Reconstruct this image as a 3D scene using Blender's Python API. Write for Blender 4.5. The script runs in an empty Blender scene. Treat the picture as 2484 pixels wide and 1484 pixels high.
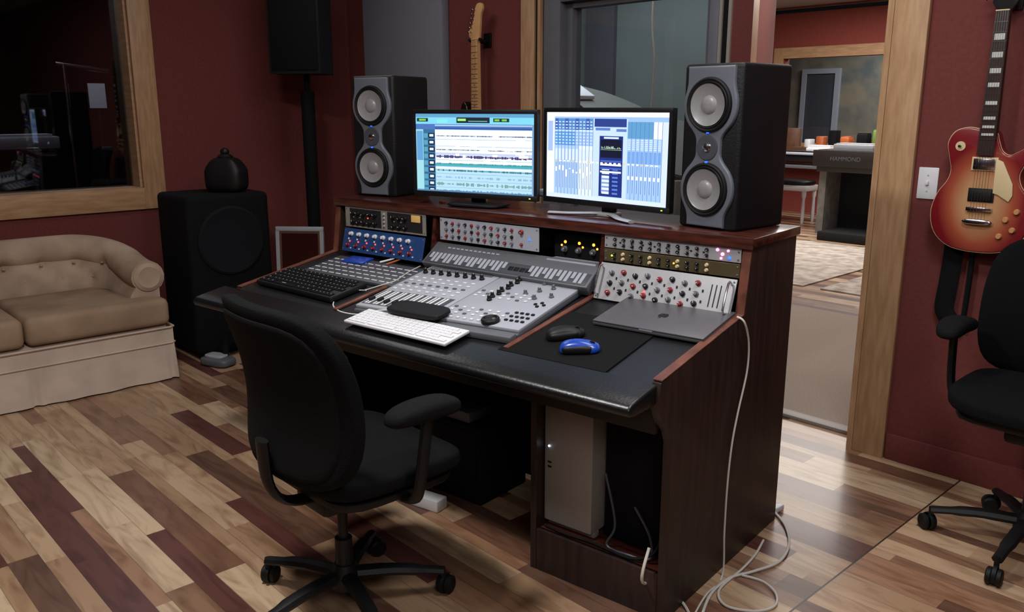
import bpy, bmesh, math, random
from mathutils import Vector, Matrix
rnd = random.Random(7)
COL = bpy.context.scene.collection
PI = math.pi
def T(x, y, z=0): return Matrix.Translation((x, y, z))
def RX(a): return Matrix.Rotation(math.radians(a), 4, 'X')
def RY(a): return Matrix.Rotation(math.radians(a), 4, 'Y')
def RZ(a): return Matrix.Rotation(math.radians(a), 4, 'Z')
def SC(x, y, z): return Matrix.Diagonal((x, y, z, 1))
UP = RX(90)          # a drawing in x, y with z out of it, stood upright facing -y
# ------------------------------------------------------------------ frames
CH = 1.42; FP = 2050.0; PITCH = math.atan(480 / FP)
SP, CP = math.sin(PITCH), math.cos(PITCH)
ROOM = T(-1.149, 6.197) @ RZ(-47)
DESK = T(.713, 2.478) @ RZ(-39.07)
WT = DESK @ T(0, -.519, .721) @ RX(9.65)     # sloping worktop surface
FLOORF = Matrix.Identity(4)
def raydir(u, v):
    a = (742 - v) / FP
    return Vector(((u - 1242) / FP, CP + SP * a, -SP + CP * a))
def onp(F, u, v):
    """coordinates, in frame F, where the sight line of a measured pixel meets F's z=0 plane"""
    I = F.inverted(); o = I @ Vector((0, 0, CH)); d = I.to_3x3() @ raydir(u, v)
    t = -o.z / d.z
    return o + d * t
def hit(F, u, v): return F @ onp(F, u, v)
def fit(F, a, b, c):
    A, B, D = onp(F, *a), onp(F, *b), onp(F, *c)
    ang = math.atan2(B.y - A.y, B.x - A.x)
    ux, uy = math.cos(ang), math.sin(ang)
    w = (B - A).length; d = abs(-(D.x - A.x) * uy + (D.y - A.y) * ux)
    return F @ T(A.x, A.y) @ Matrix.Rotation(ang, 4, 'Z'), w, d
# ------------------------------------------------------------------ materials
def lin(c): return tuple(((x / 255) / 12.92 if x <= 10 else (((x / 255) + .055) / 1.055) ** 2.4) for x in c)
def mat(name, rgb, rough=.6, metal=0., noise=0., scale=20., bump=0., emit=0., coat=0., spec=.5, stretch=None, rgb2=None):
    m = bpy.data.materials.new(name); m.use_nodes = True
    nt = m.node_tree; b = nt.nodes['Principled BSDF']
    c = lin(rgb) + (1,)
    b.inputs['Base Color'].default_value = c
    b.inputs['Roughness'].default_value = rough; b.inputs['Metallic'].default_value = metal
    b.inputs['Specular IOR Level'].default_value = spec
    if coat: b.inputs['Coat Weight'].default_value = coat; b.inputs['Coat Roughness'].default_value = .12
    if emit: b.inputs['Emission Color'].default_value = c; b.inputs['Emission Strength'].default_value = emit
    tc = nt.nodes.new('ShaderNodeTexCoord'); mp = nt.nodes.new('ShaderNodeMapping')
    nt.links.new(tc.outputs['Object'], mp.inputs['Vector'])
    if stretch: mp.inputs['Scale'].default_value = stretch
    n = nt.nodes.new('ShaderNodeTexNoise'); n.inputs['Scale'].default_value = scale; n.inputs['Detail'].default_value = 4
    nt.links.new(mp.outputs['Vector'], n.inputs['Vector'])
    if noise or rgb2:
        mx = nt.nodes.new('ShaderNodeMix'); mx.data_type = 'RGBA'
        c2 = lin(rgb2) if rgb2 else tuple(x * (1 - noise) for x in c[:3])
        mx.inputs[6].default_value = c; mx.inputs[7].default_value = c2 + (1,)
        rp = nt.nodes.new('ShaderNodeValToRGB'); rp.color_ramp.elements[0].position = .35; rp.color_ramp.elements[1].position = .65
        nt.links.new(n.outputs['Fac'], rp.inputs['Fac']); nt.links.new(rp.outputs['Color'], mx.inputs[0])
        nt.links.new(mx.outputs[2], b.inputs['Base Color'])
    if bump:
        bp = nt.nodes.new('ShaderNodeBump'); bp.inputs['Strength'].default_value = bump; bp.inputs['Distance'].default_value = .004
        nt.links.new(n.outputs['Fac'], bp.inputs['Height']); nt.links.new(bp.outputs['Normal'], b.inputs['Normal'])
    return m
M = {}
M['red'] = mat('red_paint', (114, 58, 55), .88, noise=.12, scale=60, bump=.3, spec=.25)
M['red2'] = mat('red_paint_far', (138, 62, 52), .85, noise=.1, scale=30)
M['cream'] = mat('ceiling_paint', (170, 165, 160), .9, noise=.05)
M['pine'] = mat('pine_trim', (186, 148, 112), .5, rgb2=(168, 128, 92), scale=6, stretch=(9, 9, 1.2), bump=.1)
M['pineh'] = mat('pine_trim_h', (186, 148, 112), .5, rgb2=(168, 128, 92), scale=6, stretch=(1.2, 1.2, 9), bump=.1)
M['gpaint'] = mat('grey_paint', (98, 99, 107), .7, noise=.1, scale=8)
M['gpanel'] = mat('grey_fabric', (126, 126, 140), .95, noise=.15, scale=200, bump=.4)
M['booth'] = mat('booth_wall', (128, 138, 138), .9, rgb2=(112, 120, 120), scale=1.2)
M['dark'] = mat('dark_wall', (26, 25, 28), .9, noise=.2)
M['blk'] = mat('black_plastic', (17, 17, 19), .5, noise=.1, spec=.35)
M['blkm'] = mat('black_matte', (18, 18, 20), .85, noise=.2, scale=80, bump=.2, spec=.15)
M['vinyl'] = mat('black_vinyl', (15, 16, 19), .33, noise=.1, scale=120, bump=.15)
M['vinyl2'] = mat('black_soft_vinyl', (26, 26, 29), .6, noise=.1, scale=120, bump=.25, spec=.2)
M['lam'] = mat('black_laminate', (25, 26, 29), .38, noise=.12, scale=60)
M['mesh'] = mat('chair_fabric', (17, 17, 19), .92, noise=.3, scale=300, bump=.5, spec=.12)
M['cab'] = mat('speaker_vinyl', (20, 20, 23), .5, noise=.15, scale=150, bump=.3, spec=.3)
M['baf'] = mat('baffle_grey', (66, 69, 77), .45, noise=.05)
M['baf2'] = mat('speaker_surround_grey', (96, 100, 110), .45, noise=.05)
M['cone'] = mat('cone_grey', (136, 134, 136), .35, noise=.08, scale=60)
M['rub'] = mat('rubber', (13, 13, 14), .6, noise=.1, spec=.3)
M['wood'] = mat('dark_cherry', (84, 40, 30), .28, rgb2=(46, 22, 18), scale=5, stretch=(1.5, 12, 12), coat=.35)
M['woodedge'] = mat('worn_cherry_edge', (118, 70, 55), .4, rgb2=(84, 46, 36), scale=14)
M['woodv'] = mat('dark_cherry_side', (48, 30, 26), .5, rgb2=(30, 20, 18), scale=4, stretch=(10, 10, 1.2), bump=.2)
M['silver'] = mat('silver_face', (178, 178, 182), .38, .35, noise=.06, scale=30)
M['lgrey'] = mat('light_grey_plastic', (160, 163, 173), .5, noise=.05)
M['mgrey'] = mat('mid_grey_plastic', (92, 94, 100), .5, noise=.05)
M['chrome'] = mat('chrome', (200, 200, 205), .18, 1., noise=.03)
M['gold'] = mat('brass_face', (104, 92, 66), .4, .5, noise=.1)
M['blueface'] = mat('blue_face', (38, 68, 120), .4, noise=.05)
M['blue'] = mat('blue_plastic', (22, 66, 170), .3, noise=.05, coat=.4)
M['white'] = mat('white_plastic', (218, 218, 222), .4, noise=.03)
M['whitec'] = mat('white_cable', (205, 200, 192), .5, noise=.05)
M['space'] = mat('laptop_grey', (98, 96, 101), .45, .35, noise=.04)
M['alu'] = mat('aluminium', (150, 144, 138), .55, .3, noise=.05, scale=90)
M['redk'] = mat('red_knob', (130, 22, 26), .4, noise=.05)
M['yel'] = mat('amber_glow', (255, 170, 60), .4, emit=2.2)
M['ledb'] = mat('led_blue', (24, 78, 255), .4, emit=4)
M['ledp'] = mat('led_pink', (255, 110, 190), .4, emit=5)
M['ledr'] = mat('led_red', (255, 70, 60), .4, emit=3)
M['ledg'] = mat('led_green', (190, 230, 60), .4, emit=3)
M['ledw'] = mat('led_white', (200, 225, 255), .4, emit=9)
M['couch'] = mat('beige_velvet', (184, 160, 140), .85, rgb2=(158, 135, 116), scale=5, bump=.15)
M['cush'] = mat('tan_cushion', (156, 130, 106), .8, rgb2=(132, 108, 86), scale=4, bump=.15)
M['skirt'] = mat('couch_skirt', (196, 177, 162), .85, noise=.15, scale=8)
M['maple'] = mat('maple_neck', (222, 172, 118), .35, noise=.15, scale=10, coat=.3)
M['ebony'] = mat('rosewood_board', (48, 32, 28), .4, noise=.2)
M['pearl'] = mat('pearl_inlay', (205, 205, 200), .3, noise=.1)
M['ivory'] = mat('cream_plastic', (214, 192, 150), .4, noise=.03)
M['carpet'] = mat('beige_carpet', (164, 148, 134), .95, noise=.25, scale=150, bump=.5)
M['rug'] = mat('patterned_rug', (188, 178, 166), .95, rgb2=(146, 132, 124), scale=9, bump=.2)
M['orange'] = mat('orange_item', (180, 92, 48), .5, noise=.1)
M['brownb'] = mat('brown_box', (96, 60, 40), .6, noise=.2)
M['green'] = mat('green_item', (96, 140, 60), .5, noise=.1)
M['paper'] = mat('paper', (220, 220, 225), .8, noise=.05)

def burst(name, c0, c1, c2, cx, cz, sx, sz, r1=.55, r2=.98):
    m = mat(name, c0, .3, coat=.25)
    nt = m.node_tree; b = nt.nodes['Principled BSDF']
    tc = nt.nodes.new('ShaderNodeTexCoord'); mp = nt.nodes.new('ShaderNodeMapping')
    mp.vector_type = 'POINT'; mp.inputs['Location'].default_value = (-cx / sx, 0, -cz / sz); mp.inputs['Scale'].default_value = (1 / sx, 0, 1 / sz)
    ln = nt.nodes.new('ShaderNodeVectorMath'); ln.operation = 'LENGTH'
    rp = nt.nodes.new('ShaderNodeValToRGB'); e = rp.color_ramp.elements
    e[0].position = .32; e[0].color = lin(c0) + (1,); e[1].position = r2; e[1].color = lin(c2) + (1,)
    k = e.new(r1 + .12); k.color = lin(c1) + (1,)
    nt.links.new(tc.outputs['Object'], mp.inputs[0]); nt.links.new(mp.outputs[0], ln.inputs[0])
    nt.links.new(ln.outputs['Value'], rp.inputs[0]); nt.links.new(rp.outputs[0], b.inputs['Base Color'])
    return m
M['lpburst'] = burst('cherry_burst', (192, 146, 104), (160, 76, 54), (120, 24, 32), 0, .18, .172, .245, .50, .84)
M['stburst'] = burst('dark_burst', (150, 80, 30), (90, 30, 20), (24, 12, 10), 0, .18, .17, .22)

def glass(name, tint=(.8, .85, .9), gl=.10):
    m = bpy.data.materials.new(name); m.use_nodes = True; nt = m.node_tree; nt.nodes.clear()
    o = nt.nodes.new('ShaderNodeOutputMaterial'); mx = nt.nodes.new('ShaderNodeMixShader')
    t = nt.nodes.new('ShaderNodeBsdfTransparent'); g = nt.nodes.new('ShaderNodeBsdfGlossy')
    t.inputs[0].default_value = tint + (1,); g.inputs['Roughness'].default_value = .02; mx.inputs[0].default_value = gl
    nt.links.new(t.outputs[0], mx.inputs[1]); nt.links.new(g.outputs[0], mx.inputs[2]); nt.links.new(mx.outputs[0], o.inputs[0])
    return m
M['glass'] = glass('window_glass', (.85, .9, .92), .06); M['glassd'] = glass('dark_window_glass', (.6, .62, .66), .08)

def floor_mat():
    m = bpy.data.materials.new('mixed_planks'); m.use_nodes = True; nt = m.node_tree; b = nt.nodes['Principled BSDF']
    N = nt.nodes.new; L = nt.links.new
    def math_(op, a, b_=None, c=None):
        n = N('ShaderNodeMath'); n.operation = op
        for i, x in enumerate((a, b_, c)):
            if x is None: continue
            if isinstance(x, (int, float)): n.inputs[i].default_value = x
            else: L(x, n.inputs[i])
        return n.outputs[0]
    tc = N('ShaderNodeTexCoord'); sp = N('ShaderNodeSeparateXYZ'); L(tc.outputs['Object'], sp.inputs[0])
    x, y = sp.outputs[0], sp.outputs[1]
    P = .305; TH = (.100, .150, .240)
    band = math_('FLOOR', math_('DIVIDE', y, P)); yy = math_('SUBTRACT', y, math_('MULTIPLY', band, P))
    row = math_('MULTIPLY', band, 4)
    for th in TH: row = math_('ADD', row, math_('GREATER_THAN', yy, th))
    sx = math_('GREATER_THAN', x, 4.27)
    wn = N('ShaderNodeTexWhiteNoise'); wn.noise_dimensions = '1D'; L(math_('ADD', row, math_('MULTIPLY', sx, 331.7)), wn.inputs['W'])
    ln = math_('ADD', math_('MULTIPLY', wn.outputs['Value'], .6), .48)
    cell = math_('FLOOR', math_('DIVIDE', math_('ADD', x, math_('MULTIPLY', wn.outputs['Value'], 61.)), ln))
    cb = N('ShaderNodeCombineXYZ'); L(row, cb.inputs[0]); L(cell, cb.inputs[1]); L(sx, cb.inputs[2])
    w2 = N('ShaderNodeTexWhiteNoise'); w2.noise_dimensions = '3D'; L(cb.outputs[0], w2.inputs['Vector'])
    rp = N('ShaderNodeValToRGB'); rp.color_ramp.interpolation = 'CONSTANT'
    cols = [(0, (184, 154, 124)), (.14, (160, 128, 100)), (.27, (196, 170, 140)), (.40, (138, 104, 82)), (.53, (172, 140, 112)), (.64, (118, 84, 66)), (.73, (152, 114, 88)), (.81, (92, 54, 48)), (.91, (102, 74, 60))]
    e = rp.color_ramp.elements
    e[0].position = 0; e[0].color = lin(cols[0][1]) + (1,); e[1].position = cols[-1][0]; e[1].color = lin(cols[-1][1]) + (1,)
    for p, c in cols[1:-1]:
        k = e.new(p); k.color = lin(c) + (1,)
    L(w2.outputs['Value'], rp.inputs[0])
    mp = N('ShaderNodeMapping'); mp.inputs['Scale'].default_value = (1.3, 7, 1); L(tc.outputs['Object'], mp.inputs[0])
    off = N('ShaderNodeVectorMath'); off.operation = 'ADD'; L(mp.outputs[0], off.inputs[0])
    sc = N('ShaderNodeVectorMath'); sc.operation = 'SCALE'; sc.inputs['Scale'].default_value = 9; L(w2.outputs['Color'], sc.inputs[0]); L(sc.outputs[0], off.inputs[1])
    nz = N('ShaderNodeTexNoise'); nz.inputs['Scale'].default_value = 2.4; nz.inputs['Detail'].default_value = 7; nz.inputs['Distortion'].default_value = 1.6; L(off.outputs[0], nz.inputs['Vector'])
    r2 = N('ShaderNodeValToRGB'); r2.color_ramp.elements[0].position = .32; r2.color_ramp.elements[0].color = (.58, .5, .45, 1); r2.color_ramp.elements[1].position = .56; r2.color_ramp.elements[1].color = (1.03, 1.03, 1.03, 1)
    L(nz.outputs['Fac'], r2.inputs[0])
    mx = N('ShaderNodeMix'); mx.data_type = 'RGBA'; mx.blend_type = 'MULTIPLY'; mx.inputs[0].default_value = .85
    L(rp.outputs[0], mx.inputs[6]); L(r2.outputs[0], mx.inputs[7])
    seam = math_('LESS_THAN', math_('ABSOLUTE', math_('SUBTRACT', x, 4.27)), .003)
    for th in (0.001,) + TH:
        seam = math_('MAXIMUM', seam, math_('MULTIPLY', .45, math_('LESS_THAN', math_('ABSOLUTE', math_('SUBTRACT', yy, th)), .0012)))
    m3 = N('ShaderNodeMix'); m3.data_type = 'RGBA'; L(seam, m3.inputs[0]); L(mx.outputs[2], m3.inputs[6]); m3.inputs[7].default_value = (.03, .02, .015, 1)
    L(m3.outputs[2], b.inputs['Base Color'])
    b.inputs['Roughness'].default_value = .36; b.inputs['Coat Weight'].default_value = .12; b.inputs['Coat Roughness'].default_value = .15
    return m
M['floor'] = floor_mat()

def screen_mat(s):
    m = bpy.data.materials.new('screen_image'); m.use_nodes = True; nt = m.node_tree; b = nt.nodes['Principled BSDF']
    a = nt.nodes.new('ShaderNodeVertexColor'); a.layer_name = 'Col'
    b.inputs['Base Color'].default_value = (.01, .01, .01, 1); b.inputs['Roughness'].default_value = .3
    nt.links.new(a.outputs[0], b.inputs['Emission Color']); b.inputs['Emission Strength'].default_value = s
    return m
M['screen'] = screen_mat(1.3)
# ------------------------------------------------------------------ mesh builder
class MB:
    def __init__(s): s.bm = bmesh.new()
    def merge(s, t, X=None, mi=0):
        if X is not None: bmesh.ops.transform(t, matrix=X, verts=t.verts)
        mp = {v: s.bm.verts.new(v.co) for v in t.verts}
        for f in t.faces:
            try: g = s.bm.faces.new([mp[v] for v in f.verts]); g.material_index = mi; g.smooth = True
            except ValueError: pass
        t.free(); return s
    def box(s, x0, x1, y0, y1, z0, z1, X=None, bev=0, seg=2, mi=0):
        t = bmesh.new(); bmesh.ops.create_cube(t, size=1)
        bmesh.ops.transform(t, matrix=T((x0 + x1) / 2, (y0 + y1) / 2, (z0 + z1) / 2) @ SC(abs(x1 - x0), abs(y1 - y0), abs(z1 - z0)), verts=t.verts)
        if bev: bmesh.ops.bevel(t, geom=t.edges[:], offset=bev, segments=seg, affect='EDGES', profile=.5)
        return s.merge(t, X, mi)
    def prism(s, pts, h0, h1, X=None, bev=0, seg=2, mi=0):
        t = bmesh.new()
        a = [t.verts.new((p[0], p[1], h0)) for p in pts]; b = [t.verts.new((p[0], p[1], h1)) for p in pts]
        n = len(pts); t.faces.new(a[::-1]); f = t.faces.new(b)
        for i in range(n): t.faces.new((a[i], a[(i + 1) % n], b[(i + 1) % n], b[i]))
        bmesh.ops.recalc_face_normals(t, faces=t.faces[:])
        if bev: bmesh.ops.bevel(t, geom=[e for e in f.edges], offset=bev, segments=seg, affect='EDGES', profile=.5)
        return s.merge(t, X, mi)
    def lathe(s, prof, n=24, X=None, mi=0):
        t = bmesh.new(); rings = []
        for r, z in prof:
            if r < 1e-6: rings.append([t.verts.new((0, 0, z))])
            else: rings.append([t.verts.new((r * math.cos(2 * PI * i / n), r * math.sin(2 * PI * i / n), z)) for i in range(n)])
        for a, b in zip(rings, rings[1:]):
            for i in range(n):
                j = (i + 1) % n
                q = [a[i % len(a)], a[j % len(a)], b[j % len(b)], b[i % len(b)]]
                u = []
                for k in q:
                    if k not in u: u.append(k)
                if len(u) > 2:
                    try: t.faces.new(u)
                    except ValueError: pass
        bmesh.ops.recalc_face_normals(t, faces=t.faces[:])
        return s.merge(t, X, mi)
    def cyl(s, p0, p1, r0, r1=None, n=16, mi=0):
        p0, p1 = Vector(p0), Vector(p1); r1 = r0 if r1 is None else r1
        d = p1 - p0; q = d.to_track_quat('Z', 'Y').to_matrix().to_4x4()
        return s.lathe([(0, 0), (r0, 0), (r1, d.length), (0, d.length)], n, Matrix.Translation(p0) @ q, mi)
    def ball(s, c, r, sc=(1, 1, 1), n=16, mi=0, X=None):
        t = bmesh.new(); bmesh.ops.create_uvsphere(t, u_segments=n, v_segments=max(6, n // 2), radius=r)
        bmesh.ops.transform(t, matrix=T(*c) @ SC(*sc), verts=t.verts)
        return s.merge(t, X, mi)
    def blob(s, w, d, h, n=5, cuts=8, fn=None, X=None, mi=0):
        """rounded box centred at the origin, optionally bent by fn"""
        t = bmesh.new(); bmesh.ops.create_cube(t, size=2)
        bmesh.ops.subdivide_edges(t, edges=t.edges[:], cuts=cuts, use_grid_fill=True)
        for v in t.verts:
            p = v.co; k = (abs(p.x) ** n + abs(p.y) ** n + abs(p.z) ** n) ** (-1 / n)
            p = Vector((p.x * k * w / 2, p.y * k * d / 2, p.z * k * h / 2))
            v.co = fn(p) if fn else p
        return s.merge(t, X, mi)
    def loft(s, rings, close=True, caps=True, mi=0, X=None):
        t = bmesh.new(); R = [[t.verts.new(p) for p in r] for r in rings]; n = len(rings[0])
        for a, b in zip(R, R[1:]):
            for i in range(n if close else n - 1):
                j = (i + 1) % n; t.faces.new((a[i], a[j], b[j], b[i]))
        if caps and close:
            t.faces.new(R[0][::-1]); t.faces.new(R[-1])
        bmesh.ops.recalc_face_normals(t, faces=t.faces[:])
        return s.merge(t, X, mi)
    def tube(s, pts, r, n=8, mi=0, smooth=6, flat=1.0):
        P = spline([Vector(p) for p in pts], smooth) if smooth else [Vector(p) for p in pts]
        rings = []; up = None
        for i, p in enumerate(P):
            d = (P[min(i + 1, len(P) - 1)] - P[max(i - 1, 0)]).normalized()
            if up is None: up = d.orthogonal().normalized() if abs(d.z) > .9 else Vector((0, 0, 1))
            a = d.cross(up)
            if a.length < 1e-4: a = d.orthogonal()
            a.normalize(); b = a.cross(d).normalized(); up = b
            rr = r[min(i * len(r) // len(P), len(r) - 1)] if isinstance(r, (list, tuple)) else r
            rings.append([p + a * rr * math.cos(2 * PI * k / n) + b * rr * flat * math.sin(2 * PI * k / n) for k in range(n)])
        return s.loft(rings, mi=mi)
def spline(P, k=6, closed=False):
    out = []; n = len(P)
    g = (lambda i: P[i % n]) if closed else (lambda i: P[max(0, min(n - 1, i))])
    for i in range(n if closed else n - 1):
        a, b, c, d = g(i - 1), g(i), g(i + 1), g(i + 2)
        for j in range(k):
            t = j / k
            out.append(.5 * ((2 * b) + (c - a) * t + (2 * a - 5 * b + 4 * c - d) * t * t + (3 * b - a - 3 * c + d) * t ** 3))
    if not closed: out.append(P[-1])
    return out
def spl2(pts, k=5): return [(p.x, p.y) for p in spline([Vector((a, b, 0)) for a, b in pts], k, True)]

def obj(name, mb, mats, parent=None, X=None, ang=35):
    me = bpy.data.meshes.new(name); mb.bm.to_mesh(me); mb.bm.free()
    for m in (mats if isinstance(mats, (list, tuple)) else [mats]): me.materials.append(M[m] if isinstance(m, str) else m)
    me.set_sharp_from_angle(angle=math.radians(ang))
    o = bpy.data.objects.new(name, me); COL.objects.link(o)
    if parent: o.parent = parent
    if X is not None: o.matrix_local = X
    return o
def inst(src_mesh, name, parent, X):
    o = bpy.data.objects.new(name, src_mesh); COL.objects.link(o); o.parent = parent; o.matrix_local = X; return o
def thing(name, label, cat, X, group=None):
    o = bpy.data.objects.new(name, None); COL.objects.link(o); o.matrix_world = X; o.empty_display_size = .1
    o['label'] = label; o['category'] = cat
    if group: o['group'] = group
    return o
def tag(o, label, cat, group=None):
    o['label'] = label; o['category'] = cat
    if group: o['group'] = group
    return o
def struct(name, mb, mats, X=ROOM, parent=None):
    o = obj(name, mb, mats, parent, X if parent is None else None); o['kind'] = 'structure'; return o
def textpart(body, size, m, parent, X, name='lettering', bold=0):
    cu = bpy.data.curves.new('t', 'FONT'); cu.body = body; cu.size = size; cu.align_x = 'CENTER'; cu.extrude = .0006; cu.offset = bold
    o = bpy.data.objects.new('t', cu); COL.objects.link(o)
    me = bpy.data.meshes.new_from_object(o.evaluated_get(bpy.context.evaluated_depsgraph_get()))
    bpy.data.objects.remove(o); me.materials.clear(); me.materials.append(M[m])
    t = bpy.data.objects.new(name, me); COL.objects.link(t); t.parent = parent; t.matrix_local = X; return t
_cache = {}
def meshof(key, fn, mats):
    if key not in _cache:
        mb = MB(); fn(mb); o = obj(key, mb, mats); _cache[key] = o.data; bpy.data.objects.remove(o)
    return _cache[key]
def knobmesh(r, h, m, mark='white'):
    def f(b):
        b.lathe([(0, 0), (r, 0), (r, h * .35), (r * .78, h * .45), (r * .7, h), (0, h)], 14)
        b.box(-r * .1, r * .1, 0, r * .7, h, h + .0006, mi=1)
    return meshof('knob_%s_%.4f_%s' % (m, r, mark), f, [m, mark])
def dotmesh(r, h, m):
    return meshof('dot_%s_%.4f' % (m, r), lambda b: b.lathe([(0, 0), (r, 0), (r, h), (r * .6, h * 1.5), (0, h * 1.6)], 10), [m])
def boxmesh(w, d, h, m, bev=.001):
    return meshof('bx_%s_%.4f_%.4f_%.4f' % (m, w, d, h), lambda b: b.box(-w / 2, w / 2, -d / 2, d / 2, 0, h, bev=bev, seg=1), [m])

# ================================================================== SETTING
b = MB(); b.box(-5, 9, -6, 13, -.05, 0); struct('floor', b, 'floor')
b = MB(); b.box(-5, 9, -6, 13, 2.75, 2.8); struct('ceiling', b, 'cream')
W0, W1, D0, D1 = 1.95, 3.05, 3.115, 3.83
b = MB()
b.box(-.15, W0, 0, .16, 0, 2.75); b.box(W0, W1, 0, .16, 0, .35); b.box(W0, W1, 0, .16, 2.1, 2.75)
b.box(W1, D0, 0, .16, 0, 2.75); b.box(D0, D1, 0, .16, 2.15, 2.75); b.box(D1, 9, 0, .16, 0, 2.75)
struct('wall_back', b, 'red')
b = MB()
b.box(-.15, 0, -1.5, 0, 0, 2.75); b.box(-.15, 0, -3.5, -1.5, 0, .95); b.box(-.15, 0, -3.5, -1.5, 2.15, 2.75); b.box(-.15, 0, -6, -3.5, 0, 2.75)
struct('wall_left', b, 'red')
b = MB(); b.box(-.15, 9, -6, -5.85, 0, 2.75); struct('wall_front', b, 'red')
b = MB(); b.box(8.85, 9, -5.85, 0, 0, 2.75); struct('wall_right', b, 'red')
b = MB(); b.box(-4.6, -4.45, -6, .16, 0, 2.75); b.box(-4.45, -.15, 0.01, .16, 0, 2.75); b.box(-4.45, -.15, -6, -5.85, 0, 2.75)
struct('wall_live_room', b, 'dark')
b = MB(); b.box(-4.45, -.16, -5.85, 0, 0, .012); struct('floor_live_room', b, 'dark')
# window left: casing
b = MB()
b.box(0, .022, -1.5, -1.37, .82, 2.28, bev=.003); b.box(0, .022, -3.63, -3.5, .82, 2.28, bev=.003)
wl = struct('window_1', b, 'pine')
b = MB(); b.box(0, .024, -3.5, -1.5, .82, .95, bev=.003); b.box(0, .024, -3.5, -1.5, 2.15, 2.28, bev=.003)
b.box(-.14, 0, -3.5, -1.5, .935, .952); b.box(-.14, 0, -1.515, -1.499, .95, 2.15)
o = struct('window_frame', b, 'pineh', parent=wl)
b = MB(); b.box(-.12, -.112, -3.5, -1.51, .95, 2.15); o = struct('window_pane', b, 'glassd', parent=wl)
# grey window unit in back wall
b = MB()
b.box(W0, W0 + .12, -.015, .05, .35, 2.1, bev=.004); b.box(W1 - .05, W1, -.015, .05, .35, 2.1, bev=.004)
b.box(W0 + .12, W1 - .05, -.015, .05, 1.96, 2.1, bev=.004); b.box(W0 + .12, W1 - .05, -.015, .05, .35, .8, bev=.004)
b.box(W0 + .12, W0 + .17, .03, .1, .8, 1.96); b.box(W1 - .09, W1 - .05, .03, .1, .8, 1.96); b.box(W0 + .12, W1 - .05, .03, .1, 1.93, 1.96)
w2 = struct('window_2', b, 'gpaint')
b = MB(); b.box(W0 + .12, W1 - .05, .06, .066, .8, 1.96); struct('window_pane', b, 'glass', parent=w2)
b = MB(); b.box(1.775, 1.88, -.02, 0, 0, 2.2, bev=.003); b.box(1.915, 1.935, -.03, 0, 0, 2.2, bev=.003); struct('trim_1', b, 'pine')
b = MB(); b.box(1.885, 1.913, -.006, 0, 0, 2.2); struct('dark_gap_strip', b, 'blkm')  # black strip painted in for the shaded gap beside the casing
b = MB(); b.box(W1 + .005, W1 + .02, -.02, .0, 0, 2.2); b.box(D0 - .02, D0 - .004, -.01, .16, 0, 2.15); struct('trim_3', b, 'alu')
b = MB(); b.box(W1 + .022, D0 - .022, -.012, 0, 0, 2.2); struct('trim_4', b, 'blkm')
b = MB(); b.box(D1 + .005, 3.965, -.022, 0, 0, 2.3, bev=.003); b.box(D1 - .02, D1 + .004, -.022, .18, 0, 2.2); struct('trim_5', b, 'pine')
b = MB(); b.box(D0, D1 - .02, .12, .19, 0, .018, bev=.004); struct('trim_6', b, 'alu')
b = MB(); b.box(3.97, 8.8, -.014, 0, 0, .11, bev=.003); struct('baseboard_right', b, 'red')
b = MB(); b.box(.02, 1.77, -.014, 0, 0, .11, bev=.003); struct('baseboard_back', b, 'red')
# booth behind grey window, divider wall, far room
b = MB(); b.prism([(D0 - .03, .17), (1.88, 2.45), (1.78, 2.40), (D0 - .13, .17)], 0, 2.75); struct('wall_divider', b, 'red2')
b = MB(); b.prism([(D0 - .012, .175), (2.765, .78), (2.72, .78), (D0 - .05, .175)], 1.0, 2.3); struct('trim_7', b, 'pine')
b = MB(); b.box(-.3, 1.84, 2.4, 2.5, 0, 2.75); b.box(-.3, -.2, .16, 2.4, 0, 2.75); struct('wall_booth', b, 'booth')
b = MB(); b.box(.1, .42, 2.36, 2.4, 0, 2.75); struct('trim_8', b, 'gpaint')
b = MB()
b.box(-5, -.98, 7.6, 7.75, 0, 2.75); b.box(.95, 5.2, 7.6, 7.75, 0, 2.75); b.box(-.98, .95, 7.6, 7.75, 0, .95); b.box(-.98, .95, 7.6, 7.75, 2.08, 2.75)
struct('wall_far', b, 'red2')
b = MB(); b.box(5.2, 5.35, .16, 7.6, 0, 2.75); b.box(-5, -4.85, .16, 7.6, 0, 2.75); struct('wall_far_side', b, 'red2')
b = MB(); b.box(-3, 3, 10.2, 10.3, 0, 2.75); b.box(-3, -2.9, 7.75, 10.2, 0, 2.75); b.box(2.9, 3, 7.75, 10.2, 0, 2.75)
struct('wall_beyond_window', b, mat('mottled_wall', (134, 122, 104), .9, rgb2=(92, 96, 96), scale=3))
b = MB(); b.box(-1.12, -.98, 7.575, 7.6, .85, 2.22); b.box(.95, 1.09, 7.575, 7.6, .85, 2.22); w3 = struct('window_3', b, 'pine')
b = MB(); b.box(-.98, .95, 7.575, 7.6, 2.08, 2.22); b.box(-.98, .95, 7.575, 7.6, .85, .95); struct('window_frame', b, 'pineh', parent=w3)
b = MB(); b.box(-.98, .95, 7.66, 7.668, .95, 2.08); struct('window_pane', b, 'glass', parent=w3)
b = MB(); b.box(-2.08, -2.0, 10.14, 10.2, 0, 2.05); b.box(-1.5, -1.42, 10.14, 10.2, 0, 2.05); b.box(-2.0, -1.5, 10.14, 10.2, 1.97, 2.05); d1 = struct('door_1', b, 'lgrey')
b = MB(); b.box(-2.0, -1.5, 10.16, 10.2, 0, 1.97); struct('door_panel', b, 'baf', parent=d1)
b = MB(); b.box(D0 - 1.2, 5.1, .2, 2.28, 0, .006); struct('floor_carpet', b, 'carpet')
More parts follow.
